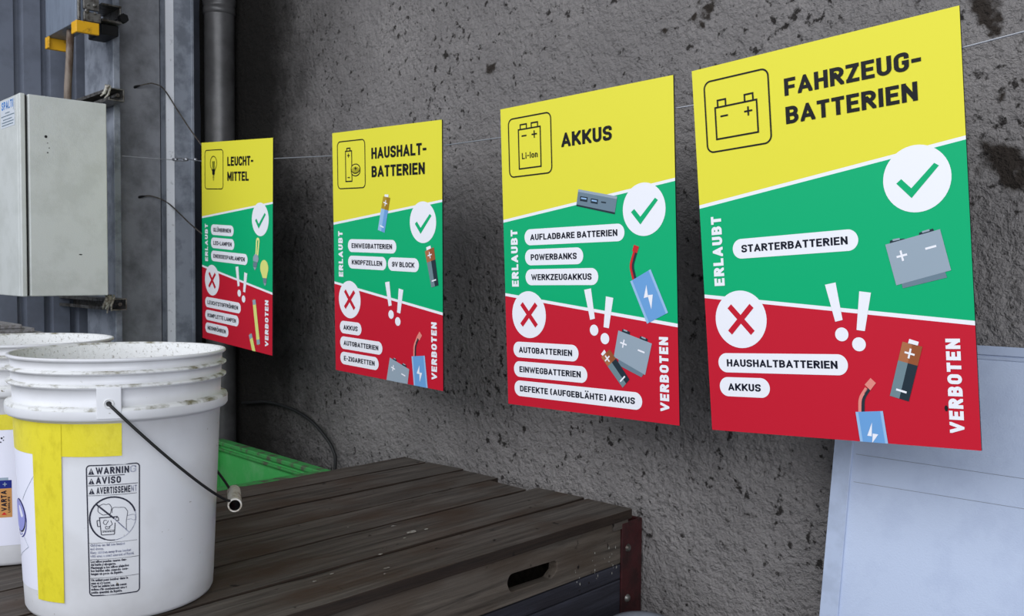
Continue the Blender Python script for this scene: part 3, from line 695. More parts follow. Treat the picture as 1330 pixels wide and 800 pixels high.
# drawings on sign 1 (lamps)
b = Print(); b.st(fillet([(.787, .775), (.797, .655), (.829, .655), (.806, .785)], .018, False, 6), .016, 2.2, 0)
b.pg(V2((.749, .780), (.772, .757), (.815, .765), (.822, .790), (.811, .812), (.749, .806)), 2.4, 1); b.pg(V2((.750, .812), (.804, .812), (.797, .845), (.748, .845)), 2.2, 2)
b.pg(V2((.752, .847), (.794, .847), (.772, .868)), 2.3, 1); b.build('energy_saving_lamp_drawing', ['p_lime2', 'p_grey', 'p_slate'], s0)
b = Print(); b.pg(circ((.896, .843), .0525, 32), 2.2, 0); b.pg(V2((.848, .862), (.944, .862), (.928, .910), (.876, .910)), 2.3, 0)
b.pg(V2((.879, .910), (.927, .910), (.923, .944), (.885, .944)), 2.2, 1); b.pg(V2((.888, .944), (.922, .944), (.907, .963)), 2.2, 2); b.build('light_bulb_drawing', ['p_lime', 'p_slate', 'p_grey'], s0)
def tube_draw(p0, p1, w_, name):
    b = Print(); p0, p1 = Vector(p0), Vector(p1); d = p1-p0
    for a, c, mi, k in ((-.03, 0, 2, .25), (0, .11, 1, 1), (.11, .89, 0, 1), (.89, 1, 1, 1), (1, 1.03, 2, .25)):
        for q in stroke([p0+d*a, p0+d*c], w_*k):
            q = clipv(q)
            if q: b.pg(q, 2.2, mi)
    b.build(name, ['p_lime', 'p_grey', 'p_orange'], s0)
tube_draw((.760, 1.066), (.822, 1.362), .042, 'fluorescent_tube_drawing')
tube_draw((.710, 1.305), (.825, 1.560), .042, 'fluorescent_tube_drawing')
# sign 2
aa_battery(s1, [(.496, .381), (.559, .391), (.505, .584), (.442, .568)], .36, V2((.510, .371), (.545, .373), (.541, .388), (.508, .383)), ['p_gold', 'p_gold2', 'p_lblue', 'p_blue'], (.516, .419), (.481, .549))
aa_battery(s1, [(.858, .679), (.932, .657), (.969, .856), (.910, .870)], .32, V2((.869, .659), (.905, .648), (.909, .663), (.873, .675)), ['p_tan', 'p_brown', 'p_teal', 'p_dark'], (.899, .699), (.932, .832))
car_battery(s1, [(.542, 1.283), (.716, 1.330), (.684, 1.50), (.487, 1.50)], None,
    [(V2((.568, 1.290), (.574, 1.281), (.605, 1.289), (.600, 1.299)), V2((.578, 1.280), (.596, 1.285), (.594, 1.289), (.577, 1.285))), (V2((.650, 1.312), (.656, 1.303), (.692, 1.313), (.688, 1.324)), V2((.662, 1.302), (.682, 1.307), (.681, 1.312), (.661, 1.307)))], (.572, 1.340), (.664, 1.367))
lipo(s1, [(.738, 1.256), (.851, 1.241), (.876, 1.425), (.757, 1.425)], [(.763, 1.262), (.766, 1.195), (.795, 1.146)], V2((.784, 1.143), (.808, 1.114), (.829, 1.134), (.806, 1.163)), [(.806, 1.298), (.8045, 1.347), (.782, 1.345), (.806, 1.337), (.828, 1.338), (.807, 1.390)], 'p_salmon')
# sign 3
b = Print(); b.pg(V2((.484, .416), (.703, .463), (.688, .530), (.471, .482)), 2.2, 0); b.pg(V2((.471, .482), (.688, .530), (.687, .538), (.470, .489)), 2.2, 1)
b.pg(V2((.484, .416), (.703, .463), (.700, .474), (.482, .427)), 2.4, 3)
for q in (V2((.494, .447), (.538, .455), (.534, .476), (.492, .468)), V2((.556, .461), (.597, .469), (.593, .489), (.554, .481)), V2((.614, .478), (.641, .483), (.640, .489), (.613, .484))): b.pg(q, 2.8, 1)
for q in (V2((.500, .453), (.531, .459), (.530, .465), (.499, .459)), V2((.561, .467), (.590, .473), (.589, .479), (.560, .473))): b.pg(q, 3.1, 2)
b.build('power_bank_drawing', ['p_slate', 'p_dark', 'p_lblue', 'p_grey'], s2)
lipo(s2, [(.763, .825), (.871, .775), (.955, .954), (.847, 1.002)], [(.787, .822), (.770, .760), (.793, .700)], V2((.777, .697), (.787, .671), (.813, .680), (.802, .707)), [(.848, .840), (.856, .890), (.833, .895), (.853, .883), (.880, .880), (.871, .941)], 'p_red', 'p_red')
car_battery(s2, [(.693, 1.035), (.870, 1.084), (.832, 1.218), (.665, 1.150)], V2((.690, 1.160), (.832, 1.205), (.812, 1.229), (.690, 1.185)),
    [(V2((.711, 1.041), (.716, 1.028), (.756, 1.039), (.754, 1.054)), V2((.722, 1.029), (.742, 1.034), (.741, 1.040), (.721, 1.035))), (V2((.805, 1.067), (.810, 1.055), (.849, 1.066), (.846, 1.079)), V2((.817, 1.056), (.838, 1.062), (.837, 1.068), (.816, 1.062)))], (.720, 1.091), (.814, 1.119))
aa_battery(s2, [(.594, 1.155), (.644, 1.119), (.749, 1.243), (.710, 1.281)], .31, V2((.593, 1.142), (.613, 1.122), (.622, 1.133), (.603, 1.150)), ['p_tan', 'p_brown', 'p_teal', 'p_dark'], (.629, 1.160), (.711, 1.243))
# sign 4
car_battery(s3, [(.727, .735), (.908, .698), (.936, .833), (.757, .874)], V2((.775, .866), (.917, .836), (.922, .856), (.778, .885)),
    [(V2((.742, .735), (.744, .722), (.792, .719), (.794, .726)), V2((.752, .719), (.776, .716), (.777, .722), (.753, .725))), (V2((.840, .716), (.841, .704), (.886, .694), (.889, .704)), V2((.850, .700), (.874, .695), (.875, .701), (.851, .706)))], (.781, .776), (.876, .755))
aa_battery(s3, [(.768, 1.064), (.833, 1.081), (.779, 1.266), (.716, 1.249)], .345, V2((.786, 1.071), (.791, 1.055), (.822, 1.065), (.817, 1.080)), ['p_tan', 'p_brown', 'p_teal', 'p_dark'], (.790, 1.104), (.756, 1.231))
lipo(s3, [(.592, 1.311), (.689, 1.303), (.703, 1.43), (.605, 1.43)], [(.613, 1.315), (.616, 1.262), (.641, 1.226)], V2((.630, 1.214), (.652, 1.190), (.670, 1.207), (.649, 1.233)), [(.649, 1.345), (.646, 1.393), (.630, 1.392), (.650, 1.383), (.669, 1.385), (.646, 1.417)], 'p_salmon')

# ------------------------------------------------------------------ wire the signs hang on
wo = Vector((-2.93, 1.285, ZC+.347)); wr = empty('tension_wire', wo)
tag(wr, 'thin taut steel wire along the wall that carries the four signs', 'wire')
nodes = [Vector((-3.046, 1.25, ZC+.357)), Vector((-2.965, 1.318, ZC+.358)), Vector((-2.94, 1.30, ZC+.352))]
pts = []
for p in POSE:
    mw = sign_matrix(p)
    pts += [mw @ Vector((-.21, .0046, -.055)), mw @ Vector((.21, .0046, -.055))]
end = Vector((.35, 1.30, ZC+.372))
MB().tube([q-wo for q in [Vector((-2.80, 1.281, ZC+.3385))]+pts+[Vector((-.40, 1.287, ZC+.3075)), end]], .0013, 8).build('cable', 'wire', wr, smooth=True)
MB().tube([q-wo for q in [Vector((-3.24, 1.200, ZC+.373)), Vector((-3.05, 1.24, ZC+.352)), Vector((-2.97, 1.312, ZC+.355)), Vector((-2.905, 1.285, ZC+.3475))]], .0013, 8).build('tail', 'wire', wr, smooth=True) if False else \
MB().tube([q-wo for q in [Vector((-2.926, 1.126, ZC+.345)), Vector((-2.93, 1.285, ZC+.3475)), Vector((-2.905, 1.285, ZC+.347))]], .0013, 8).build('tail', 'wire', wr, smooth=True)
b = MB()
for dz in (-.0042, .0042): b.tube([Vector((-2.895, 1.285, ZC+.3455+dz))-wo, Vector((-2.825, 1.283, ZC+.3395+dz))-wo], .0018, 8)
b.tube([Vector((-2.912, 1.285, ZC+.347))-wo, Vector((-2.892, 1.285, ZC+.345))-wo], .0055, 10); b.tube([Vector((-2.828, 1.283, ZC+.340))-wo, Vector((-2.806, 1.281, ZC+.338))-wo], .0055, 10)
b.build('turnbuckle', 'wire', wr, smooth=True)
MB().tube([Vector((-2.748, 1.279, ZC+.3325))-wo, Vector((-2.738, 1.279, ZC+.332))-wo], .005, 8).build('ferrule', 'wire', wr, smooth=True)

# ------------------------------------------------------------------ black cable on the wall
P = smooth_path([(-2.925, 1.528, .882), (-2.86, 1.525, .891), (-2.74, 1.525, .906), (-2.59, 1.525, .900), (-2.475, 1.525, .875), (-2.39, 1.525, .833), (-2.352, 1.525, .80), (-2.338, 1.522, .76), (-2.33, 1.50, .60)])
tag(MB().tube(P, .005, 8).build('power_cable', 'rubber', smooth=True), 'black cable arching over the green bin against the concrete wall', 'cable')

# ------------------------------------------------------------------ white panel leaning on the wall
def panel_pt(x, d, z): return Vector((x, 1.49+.14*(z+.289)+d*.99, z+ZC-d*.14))
po = Vector((-.2, 1.35, 0)); pr_ = empty('leaning_panel', po)
tag(pr_, 'large white framed panel leaning on the concrete wall behind the nearest sign', 'panel')
def Pn(b): return b.xf(lambda v: panel_pt(v.x, v.y, v.z)-po)
zb = -ZC+.004
Pn(MB().box((-.741, 0, zb), (.55, .024, -.122))).build('sheet', 'panel', pr_)
Pn(MB().box((-.743, -.004, zb), (-.711, .026, -.112))).build('frame_rail', 'panel_fr', pr_, bevel=.001)
Pn(MB().box((-.711, -.004, -.126), (.55, .026, -.112)).box((-.711, -.002, -.133), (.55, .0, -.128))).build('frame_rail', 'panel_fr', pr_, bevel=.0008)
for (z0, s) in ((-.306, .008), (-.352, -.012)):
    b = MB()
    for k in range(18):
        x0 = -.705+k*.07; x1 = x0+.07
        f = lambda x: z0+.004*math.sin((x+.7)*2.2)*(1 if s > 0 else 2.2)
        b.poly([(x0, -.0006, f(x0)-.0004), (x1, -.0006, f(x1)-.0004), (x1, -.0006, f(x1)+.0004), (x0, -.0006, f(x0)+.0004)])
    Pn(b).build('crease', 'seam', pr_)

# ------------------------------------------------------------------ wooden box
BT = .047; cn = math.hypot(1, BT); pd = Vector((BT, -1, 0))/cn; qd = Vector((-1, -BT, 0))/cn
BO = Vector((-1.183, 1.492, ZC-.493))
bm_ = Matrix(((qd.x*-1, -pd.x, 0, BO.x), (qd.y*-1, -pd.y, 0, BO.y), (0, 0, 1, 0), (0, 0, 0, 1)))   # local x = -q, y = -p
boxr = empty('wooden_crate', mw=bm_)
tag(boxr, 'weathered dark wooden crate with a plank lid and hand slot, under the signs', 'crate')
ZT = BO.z; LEN = 1.25
qs = [0, .127, .266, .392, .518, .645, .740]
endp = [-.004, .0, .030, -.008, -.010, -.004]
for k in range(6):
    q0, q1 = qs[k], qs[k+1]; g = .0036
    b = MB(); n = 26; wob = [noise.noise(Vector((k*3.1, i*.35, 2)))*.0016 for i in range(n+1)]; wob2 = [noise.noise(Vector((k*3.1+9, i*.35, 2)))*.0016 for i in range(n+1)]
    zoff = random.uniform(-.0018, .0012); vs = []
    for i in range(n+1):
        p = endp[k]+(LEN-endp[k])*i/n
        a = -(q0+g+wob[i]); c = -(q1-g+wob2[i]); sk = .004*math.sin(k*2)*(1 if i == 0 else 0)
        zt = ZT+zoff+noise.noise(Vector((k, i*.3, 5)))*.0012; zb_ = ZT-.021
        vs += [(a, -p+sk, zb_), (a, -p+sk, zt), (c, -p-sk, zt+random.uniform(-.0006, .0006)), (c, -p-sk, zb_)]
    fs = []; mis = []
    for i in range(n):
        o = i*4
        for j in range(4): fs.append((o+j, o+(j+1) % 4, o+4+(j+1) % 4, o+4+j)); mis.append(1 if j == 0 else 0)
    fs += [(3, 2, 1, 0), (n*4, n*4+1, n*4+2, n*4+3)]
    b.add(vs, fs); b.mi = mis+[0, 0]; b.build('lid_plank', ['wood', 'wood_edge'], boxr, bevel=.0018)
# batten under the lid ends seen in the notch
MB().box((-.735, -.05, ZT-.04), (-.01, .0, ZT-.0215)).build('batten', 'wood', boxr, bevel=.002)
# side with hand slot (local x = -.015 outer face)
def side_board(z0, z1, name, m, hole=None, x1=-.015, th=.022, p0=.0, p1=LEN-.02, bev=.002):
    bm2 = bmesh.new()
    outer = [(p0, z0), (p1, z0), (p1, z1), (p0, z1)]
    loops = [outer]+([hole] if hole else [])
    edges = []
    for lp in loops:
        vs = [bm2.verts.new((x1, -p, ZT+z)) for p, z in lp]
        edges += [bm2.edges.new((vs[i], vs[(i+1) % len(vs)])) for i in range(len(vs))]
    bmesh.ops.triangle_fill(bm2, use_beauty=True, edges=edges)
    if hole:
        hx0 = min(p for p, _ in hole); hx1 = max(p for p, _ in hole); hz0 = min(z for _, z in hole); hz1 = max(z for _, z in hole)
    bmesh.ops.recalc_face_normals(bm2, faces=bm2.faces)
    geo = bmesh.ops.extrude_face_region(bm2, geom=list(bm2.faces))
    for e in geo['geom']:
        if isinstance(e, bmesh.types.BMVert): e.co.x -= th
    bmesh.ops.recalc_face_normals(bm2, faces=bm2.faces)
    me = bpy.data.meshes.new(name); bm2.to_mesh(me); bm2.free(); me.materials.append(M[m])
    o = bpy.data.objects.new(name, me); COL.objects.link(o); o.parent = boxr
    bv = o.modifiers.new('bevel', 'BEVEL'); bv.width = bev; bv.segments = 2; bv.limit_method = 'ANGLE'; bv.angle_limit = .9
    return o
slot = [(p[0], p[1]) for p in fillet([(.222, -.060), (.352, -.057), (.3595, -.072), (.350, -.091), (.240, -.093), (.222, -.080)], .012, True, 6)]
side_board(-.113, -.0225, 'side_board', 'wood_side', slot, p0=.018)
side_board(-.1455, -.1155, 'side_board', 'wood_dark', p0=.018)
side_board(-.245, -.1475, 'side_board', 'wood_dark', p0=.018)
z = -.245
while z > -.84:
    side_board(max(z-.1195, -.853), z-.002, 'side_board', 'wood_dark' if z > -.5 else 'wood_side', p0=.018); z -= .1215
# the other three sides
MB().box((-.722, -LEN+.02, .005), (-.700, -.0, ZT-.022)).build('side_wall', 'wood_side', boxr)
MB().box((-.70, -.03, .005), (-.04, -.008, ZT-.042)).build('side_wall', 'wood_side', boxr)
MB().box((-.70, -LEN+.02, .005), (-.04, -LEN+.042, ZT-.022)).build('side_wall', 'wood_side', boxr)
# oxide red corner post
pst = MB().box((-.0145, -.022, .0), (-.0095, .048, ZT-.029)).box((-.06, .043, .0), (-.0145, .048, ZT-.029)).build('corner_post', 'post', boxr, bevel=.0012)
pst['label'] = 'oxide red steel corner post'
for z in (-.083, -.189, -.33, -.5):
    MB().lathe([(.0001, .006), (.004, .0055), (.007, .003), (.0085, 0)], 14).xf(lambda v: Vector((-.0095+v.z, v.x-.002, ZT+z+v.y))).build('bolt', 'steel', pst, smooth=True)
# paint splashes on the lid
b = MB()
for (q, p, s) in ((.190, .437, .012), (.170, .470, .004), (.245, .435, .006), (.185, .405, .005), (.125, .56, .005), (.06, .60, .006), (.10, .68, .004), (.09, .72, .004), (.04, .62, .003), (.30, .50, .003)):
    b = MB(); n = 12; b.poly([(-q+s*random.uniform(.2, .6)*math.cos(2*math.pi*k/n), -p+s*random.uniform(.5, 1.3)*math.sin(2*math.pi*k/n), ZT+.0022) for k in range(n)])
    b.build('paint_spot', 'paint', boxr)
b = MB()
for k in range(26):
    p = random.uniform(.03, .17); z = -.10+random.uniform(-.028, .03); s = random.uniform(.0006, .0016)
    b.poly([(-.0145, -p, ZT+z-s*random.uniform(1, 3)), (-.0145, -p-s, ZT+z), (-.0145, -p, ZT+z+s*random.uniform(1, 3)), (-.0145, -p+s, ZT+z)])
b.build('paint_spray', 'paint', boxr)['kind'] = 'stuff'

# ------------------------------------------------------------------ pails
HB = .368
def prad(h): return .1305+.0155*h/HB
prof_out = [(0, .004), (.112, .004), (.124, .0), (.128, .002), (.1305, .007), (prad(.03), .03), (prad(.12), .12), (prad(.22), .22), (prad(.279), .279)]
prof_r3 = [(prad(.279), .279), (.1468, .282), (.1515, .2835), (.1535, .2865), (.1535, .297), (.1525, .3005), (.1480, .3015), (prad(.3025), .3025)]
prof_b3 = [(prad(.3025), .3025), (prad(.326), .3255)]
prof_r2 = [(prad(.326), .3255), (.1500, .327), (.1515, .3285), (.1515, .3305), (.1490, .3315), (prad(.333), .3325)]
prof_b2 = [(prad(.333), .3325), (prad(.345), .3445)]
prof_r1 = [(prad(.345), .3445), (.1500, .3455), (.1518, .347), (.1518, .349), (.1492, .350), (prad(.351), .351)]
prof_b1 = [(prad(.351), .351), (.1462, .3625)]
prof_lip = [(.1462, .3625), (.1492, .3628), (.1508, .3642), (.1512, .366), (.1503, .3676), (.1480, .368), (.1455, .3675), (.1440, .365)]
prof_in = [(.1440, .365), (prad(.34)-.0026, .34), (prad(.2)-.0026, .2), (prad(.03)-.0026, .03), (.120, .008), (0, .008)]
def cyl(th, h, off=0.0):
    r_ = prad(h)+off; return Vector((r_*math.cos(th), r_*math.sin(th), h))
D = math.radians
def band(b, th0, th1, h0, h1, off, mi=0, skew=0.0, n=None):
    n = n or max(2, int(abs(th1-th0)/D(2.5))); m_ = 6; base = len(b.v)
    for j in range(m_+1):
        for i in range(n+1):
            t = i/n; h = h0+(h1-h0)*j/m_; b.v.append(cyl(th0+(th1-th0)*t, h+skew*t, off))
    for j in range(m_):
        for i in range(n):
            a = base+j*(n+1)+i; b.f.append((a, a+1, a+n+2, a+n+1)); b.mi.append(mi)
def wrap(b, polys, th0, h0, off, mi=0, rref=.140, maxd=.004):
    """2D polygons (metres) wrapped on the pail: x along the girth, y up"""
    for pg in polys:
        pts = []
        n = len(pg)
        for i in range(n):
            a, c = Vector(pg[i]), Vector(pg[(i+1) % n]); k = max(1, int(abs(c.x-a.x)/maxd))
            for j in range(k): pts.append(a+(c-a)*j/k)
        b.poly([cyl(th0+p.x/rref, h0+p.y, off) for p in pts], mi)
def make_pail(loc, label, lug_deg, tape, rot=0):
    root = empty('plastic_pail', loc); tag(root, label, 'pail', 'white pails on the crate')
    b = MB(); b.lathe(prof_out, 128, 0)
    for pr2, mi in ((prof_r3, [0, 0, 0, 0, 1, 1, 1]), (prof_b3, 0), (prof_r2, [0, 0, 1, 1, 1]), (prof_b2, 0), (prof_r1, [0, 0, 1, 1, 1]), (prof_b1, 0), (prof_lip, [0, 0, 0, 0, 0, 1, 1]), (prof_in, 2)): b.lathe(pr2, 128, mi)
    body = b.build('body', ['pail', 'pail_dirt', 'pail_in'], root, smooth=True)
    mdl = body.modifiers.new('weld', 'WELD'); mdl.merge_threshold = 1e-5
    lt = D(lug_deg)
    for s in (0, math.pi):
        b = MB(); n = 6; w_ = .0152
        vs = []
        for rr in (.147, .1548):
            for h in (.287, .3300):
                for i in range(n+1):
                    th = lt+s+(-w_+2*w_*i/n)/.150; vs.append((rr*math.cos(th), rr*math.sin(th), h))
        b.v = [Vector(v) for v in vs]; N1 = n+1
        for i in range(n):
            b.f += [(i, i+1, N1+i+1, N1+i), (2*N1+i, 3*N1+i, 3*N1+i+1, 2*N1+i+1), (i, 2*N1+i, 2*N1+i+1, i+1), (N1+i, N1+i+1, 3*N1+i+1, 3*N1+i)]; b.mi += [0]*4
        b.f += [(0, N1, 3*N1, 2*N1), (n, 2*N1+n, 3*N1+n, N1+n)]; b.mi += [0]*2
        lug = b.build('handle_lug', 'pail', root, bevel=.0012)
        b = MB(); c = Vector((.1553*math.cos(lt+s), .1553*math.sin(lt+s), .308)); tv = Vector((-math.sin(lt+s), math.cos(lt+s), 0))
        ring = [c+tv*.0058*math.cos(a)+Vector((0, 0, .0058*math.sin(a))) for a in [k*math.pi/10 for k in range(21)]]
        b.tube(ring, .0011, 6, 0, False)
        b.poly([c+tv*.0036*math.cos(a)+Vector((0, 0, .0036*math.sin(a))) for a in [k*math.pi/8 for k in range(16)]], 1)
        b.build('pivot_hole', ['pail_dirt', 'rubber'], lug)
    # bail wire hanging down on the right hand side
    ld = Vector((math.cos(lt), math.sin(lt), 0)); md = Vector((-math.sin(lt), math.cos(lt), 0)); P = []
    for k in range(41):
        a = math.pi*k/40
        P.append(ld*(.1575*math.cos(a))+md*(.1615*math.sin(a))+Vector((0, 0, .308-.176*math.sin(a))))
    P = [ld*.150+Vector((0, 0, .308))]+P+[-ld*.150+Vector((0, 0, .308))]
    bail = MB().tube(P, .0021, 8).build('bail_handle', 'rubber', root, smooth=True); bail['label'] = 'black wire bail'
    c = md*.1625+Vector((0, 0, .132)); gp = [c+ld*x for x in (.045, .015, -.015, -.045)]
    b = MB().tube(gp, .0105, 20, 0, False); b.tube(gp[::-1], .0082, 20, 1, False)
    for e, s in ((gp[0], 1), (gp[-1], -1)):
        ring = []
        for k in range(20):
            an = 2*math.pi*k/20; ring.append((md*math.cos(an)+Vector((0, 0, 1))*math.sin(an)))
        vs = [e+q*.0105 for q in ring]+[e+q*.0082 for q in ring]
        b.add(vs, [(k, (k+1) % 20, 20+(k+1) % 20, 20+k) for k in range(20)], 0)
    b.build('grip', ['plug', 'dark'], bail, smooth=True)['label'] = 'pale plastic grip tube'
    return root

PAIL = Vector((-1.395, .531, BO.z+.0015))
pail = make_pail(PAIL, 'nearest white pail, with a warning label and a T of yellow tape', -26.2, True)
# yellow tape T
b = MB(); band(b, D(-150), D(-20.4), .2345, .2795, .0009); b.build('tape_strip', 'tape', pail, smooth=True)['label'] = 'horizontal yellow tape'
b = MB(); band(b, D(-73.4), D(-53.2), .0305, .2785, .0016)
b.xf(lambda v: v)                                   # the strip leans a little
for v in b.v:
    k = (.2785-v.z)/.248; a = D(2.2)*(.55-k)
    x, y = v.x*math.cos(a)-v.y*math.sin(a), v.x*math.sin(a)+v.y*math.cos(a); v.x, v.y = x, y
b.build('tape_strip', 'tape', pail, smooth=True)['label'] = 'vertical yellow tape'
# paper sheet with a button cell picture
b = MB(); band(b, D(-150), D(-73), .0375, .24, .0005, skew=.0045)
sheet = b.build('paper_sheet', 'paper', pail, smooth=True)
b = MB(); ctr = Vector((-.036, .139))
def ell(cx, cy_, rx, ry, n=40): return [Vector((cx+rx*math.cos(2*math.pi*k/n), cy_+ry*math.sin(2*math.pi*k/n))) for k in range(n)]
wrap(b, [ell(-.0045, .1365, .0275, .0275)], D(-93), 0, .0008, 1); wrap(b, [ell(-.0050, .1400, .0252, .0235)], D(-93), 0, .0012, 2)
wrap(b, [ell(-.0050, .1408, .0248, .0223)], D(-93), 0, .0016, 0)
wrap(b, stroke([Vector((-.0050+.0262*math.cos(D(a)), .1372+.0262*math.sin(D(a)))) for a in range(-150, -28, 8)], .0016), D(-93), 0, .0018, 3)
b.build('button_cell_drawing', ['cell', 'cell2', 'navy', 'white'], sheet)
for pl in ([(-72, .207), (-88, .165)], [(-89, .112), (-83, .100), (-104, .075)]):
    b = MB(); P = [Vector((D(a)*.14, h)) for a, h in pl]; wrap(b, stroke(P, .0006), 0, 0, .0008)
    b.build('fold_line', 'p_grey', sheet)
# warning label
TH0 = D(-38.9); WL = (D(-11.4)-TH0)*.140; H0 = .0415; HL = .181
lab = MB()
wrap(lab, stroke(rrect(0, 0, WL, HL, .005), .0016, True), TH0, H0, .0004)
for (h, x1, t) in ((.1665, WL*.72, .0011), (.1533, WL-.002, .0008), (.1395, WL*.95, .0006), (.0735, WL-.003, .0004), (.0505, WL-.001, .0006), (.0245, WL-.001, .0005)):
    wrap(lab, stroke([(.0012, h), (x1, h)], t), TH0, H0, .0004)
labo = lab.build('warning_label', 'pail_ink', pail); labo['label'] = 'printed black warning label'
def ltext(b, tx, x0, x1, h, cap, t, mi, skip=None):
    pl, wd = text_polys(tx, cap, t, gap=.16); k = (x1-x0)/wd
    wrap(b, [[Vector((x0+p.x*k, h+p.y)) for p in g] for g in pl], TH0, H0, .0004, mi)
b = MB()
for h, c in ((.1685, .010), (.1553, .0092), (.1415, .0095)):
    tr = [Vector((.0022, h)), Vector((.0100, h)), Vector((.0061, h+c*.88))]; wrap(b, [tr], TH0, H0, .0004, 0)
    wrap(b, [[Vector((.0058, h+.0033)), Vector((.0064, h+.0033)), Vector((.0066, h+.0062)), Vector((.0056, h+.0062))], [Vector((.0057, h+.0013)), Vector((.0065, h+.0013)), Vector((.0065, h+.0022)), Vector((.0057, h+.0022))]], TH0, H0, .0007, 2)
ltext(b, 'WARNIN', .0120, .0540, .1688, .0096, .215, 0); ltext(b, 'G', .0550, .0632, .1690, .0094, .15, 1)
ltext(b, 'AVISO', .0120, .0436, .1555, .0096, .215, 0)
ltext(b, 'AVERTISSEME', .0125, .0555, .1416, .0094, .215, 0); ltext(b, 'NT', .0563, .0640, .1418, .0090, .15, 1)
b.build('lettering', ['pail_ink', 'pail_fade', 'pail'], labo)
# pictogram: child bending into a pail, crossed out
b = MB(); cc = Vector((.0325, .1065)); R_ = .0300
def arc(c, rx, ry, a0, a1, n=24): return [Vector((c[0]+rx*math.cos(D(a0+(a1-a0)*k/n)), c[1]+ry*math.sin(D(a0+(a1-a0)*k/n)))) for k in range(n+1)]
L_ = lambda pts, t, mi: wrap(b, stroke(pts, t), TH0, H0, .0004, mi)
L_(arc(cc, R_, R_, 15, 250), .0022, 0); L_(arc(cc, R_, R_, 250, 275), .0014, 0); L_(arc(cc, R_, R_, 275, 375), .0009, 1)
L_([cc+Vector((-.0212, .0212)), cc+Vector((.002, .000))], .0023, 0); L_([cc+Vector((.002, .000)), cc+Vector((.0212, -.0212))], .0014, 1)
L_(fillet([(.0155, .1085), (.0175, .0845), (.0345, .0845), (.0355, .1005)], .001), .0011, 0); L_([(.0148, .1085), (.0388, .1090)], .0014, 0)
L_(fillet([(.0150, .1050), (.0120, .1050), (.0128, .0965), (.0160, .0965)], .001), .0011, 0)
L_(fillet([(.0300, .1135), (.0200, .1120), (.0135, .1170), (.0140, .1245), (.0205, .1275), (.0245, .1265), (.0285, .1275), (.0315, .1220), (.0300, .1150), (.0285, .1125)], .003), .0008, 0)
L_(fillet([(.0318, .1145), (.0318, .1225), (.0400, .1215), (.0480, .1210), (.0520, .1150), (.0500, .1020), (.0500, .0900)], .004), .0007, 0)
L_(fillet([(.0515, .1090), (.0575, .1100), (.0615, .1095), (.0620, .1030), (.0600, .1015), (.0560, .1040), (.0515, .1035)], .002), .0006, 1)
L_([(.0365, .1065), (.0385, .1085), (.0400, .1065), (.0400, .1035), (.0365, .1030)], .0010, 0)
L_(fillet([(.0270, .1040), (.0235, .0980), (.0200, .1010), (.0215, .1050), (.0250, .1045)], .001), .0008, 0)
L_(fillet([(.0300, .1040), (.0320, .0985), (.0270, .0950), (.0225, .0970), (.0235, .0925), (.0280, .0930), (.0290, .0965)], .001), .0008, 0)
for k in range(5): L_([(.0190+k*.0031, .0885+(k % 2)*.0004), (.0215+k*.0031, .0885+((k+1) % 2)*.0004)], .0013, 0)
L_([(.0185, .0905), (.0345, .0905)], .0006, 0)
b.build('pictogram', ['pail_ink', 'pail_fade'], labo)
# small print, set in the built-in typeface
dg = bpy.context.evaluated_depsgraph_get()
def small_lines(lines, mi, b):
    for tx, x0, h, x1 in lines:
        cu = bpy.data.curves.new('t', 'FONT'); cu.body = tx; cu.size = .0047; cu.offset = .00022; cu.resolution_u = 1
        ob = bpy.data.objects.new('t', cu); COL.objects.link(ob); dg.update()
        me = bpy.data.meshes.new_from_object(ob.evaluated_get(dg)); wd = max((v.co.x for v in me.vertices), default=1)
        k = (x1-x0)/wd; base = len(b.v)
        b.v += [cyl(TH0+(x0+v.co.x*k)/.140, H0+h+v.co.y, .0004) for v in me.vertices]
        for p in me.polygons: b.f.append(tuple(base+i for i in p.vertices)); b.mi.append(mi)
        bpy.data.objects.remove(ob); bpy.data.curves.remove(cu); bpy.data.meshes.remove(me)
b = MB()
small_lines([('Children can fall into bucket', .0022, .0690, .0480), ('and drown.', .0022, .0640, .0205)], 1, b)
small_lines([('Keep children away from bucket', .0022, .0590, .0560), ('with even a small amount of liquid.', .0022, .0540, .0600)], 1, b)
small_lines([('Los ni\u00f1os pueden caerse den-', .0022, .0463, .0500), ('del balde y ahogarse.', .0022, .0420, .0360), ('Mantenga a los ni\u00f1os alejados', .0022, .0377, .0530), ('los baldes a\u00fan cuando con-', .0022, .0334, .0520), ('tengan un poco de l\u00edquido.', .0022, .0291, .0450)], 0, b)
small_lines([('Un enfant peut tomber dans le', .0022, .0203, .0520), ('seau et s\u2019y noyer.', .0022, .0160, .0290), ('Tenir les enfants loin des seaux', .0022, .0117, .0500), ('m\u00eame s\u2019ils contiennent une t', .0022, .0074, .0500), ('petite quantit\u00e9 de liquide.', .0022, .0031, .0440)], 0, b)
b.build('fine_print', ['pail_ink', 'pail_fade'], labo)

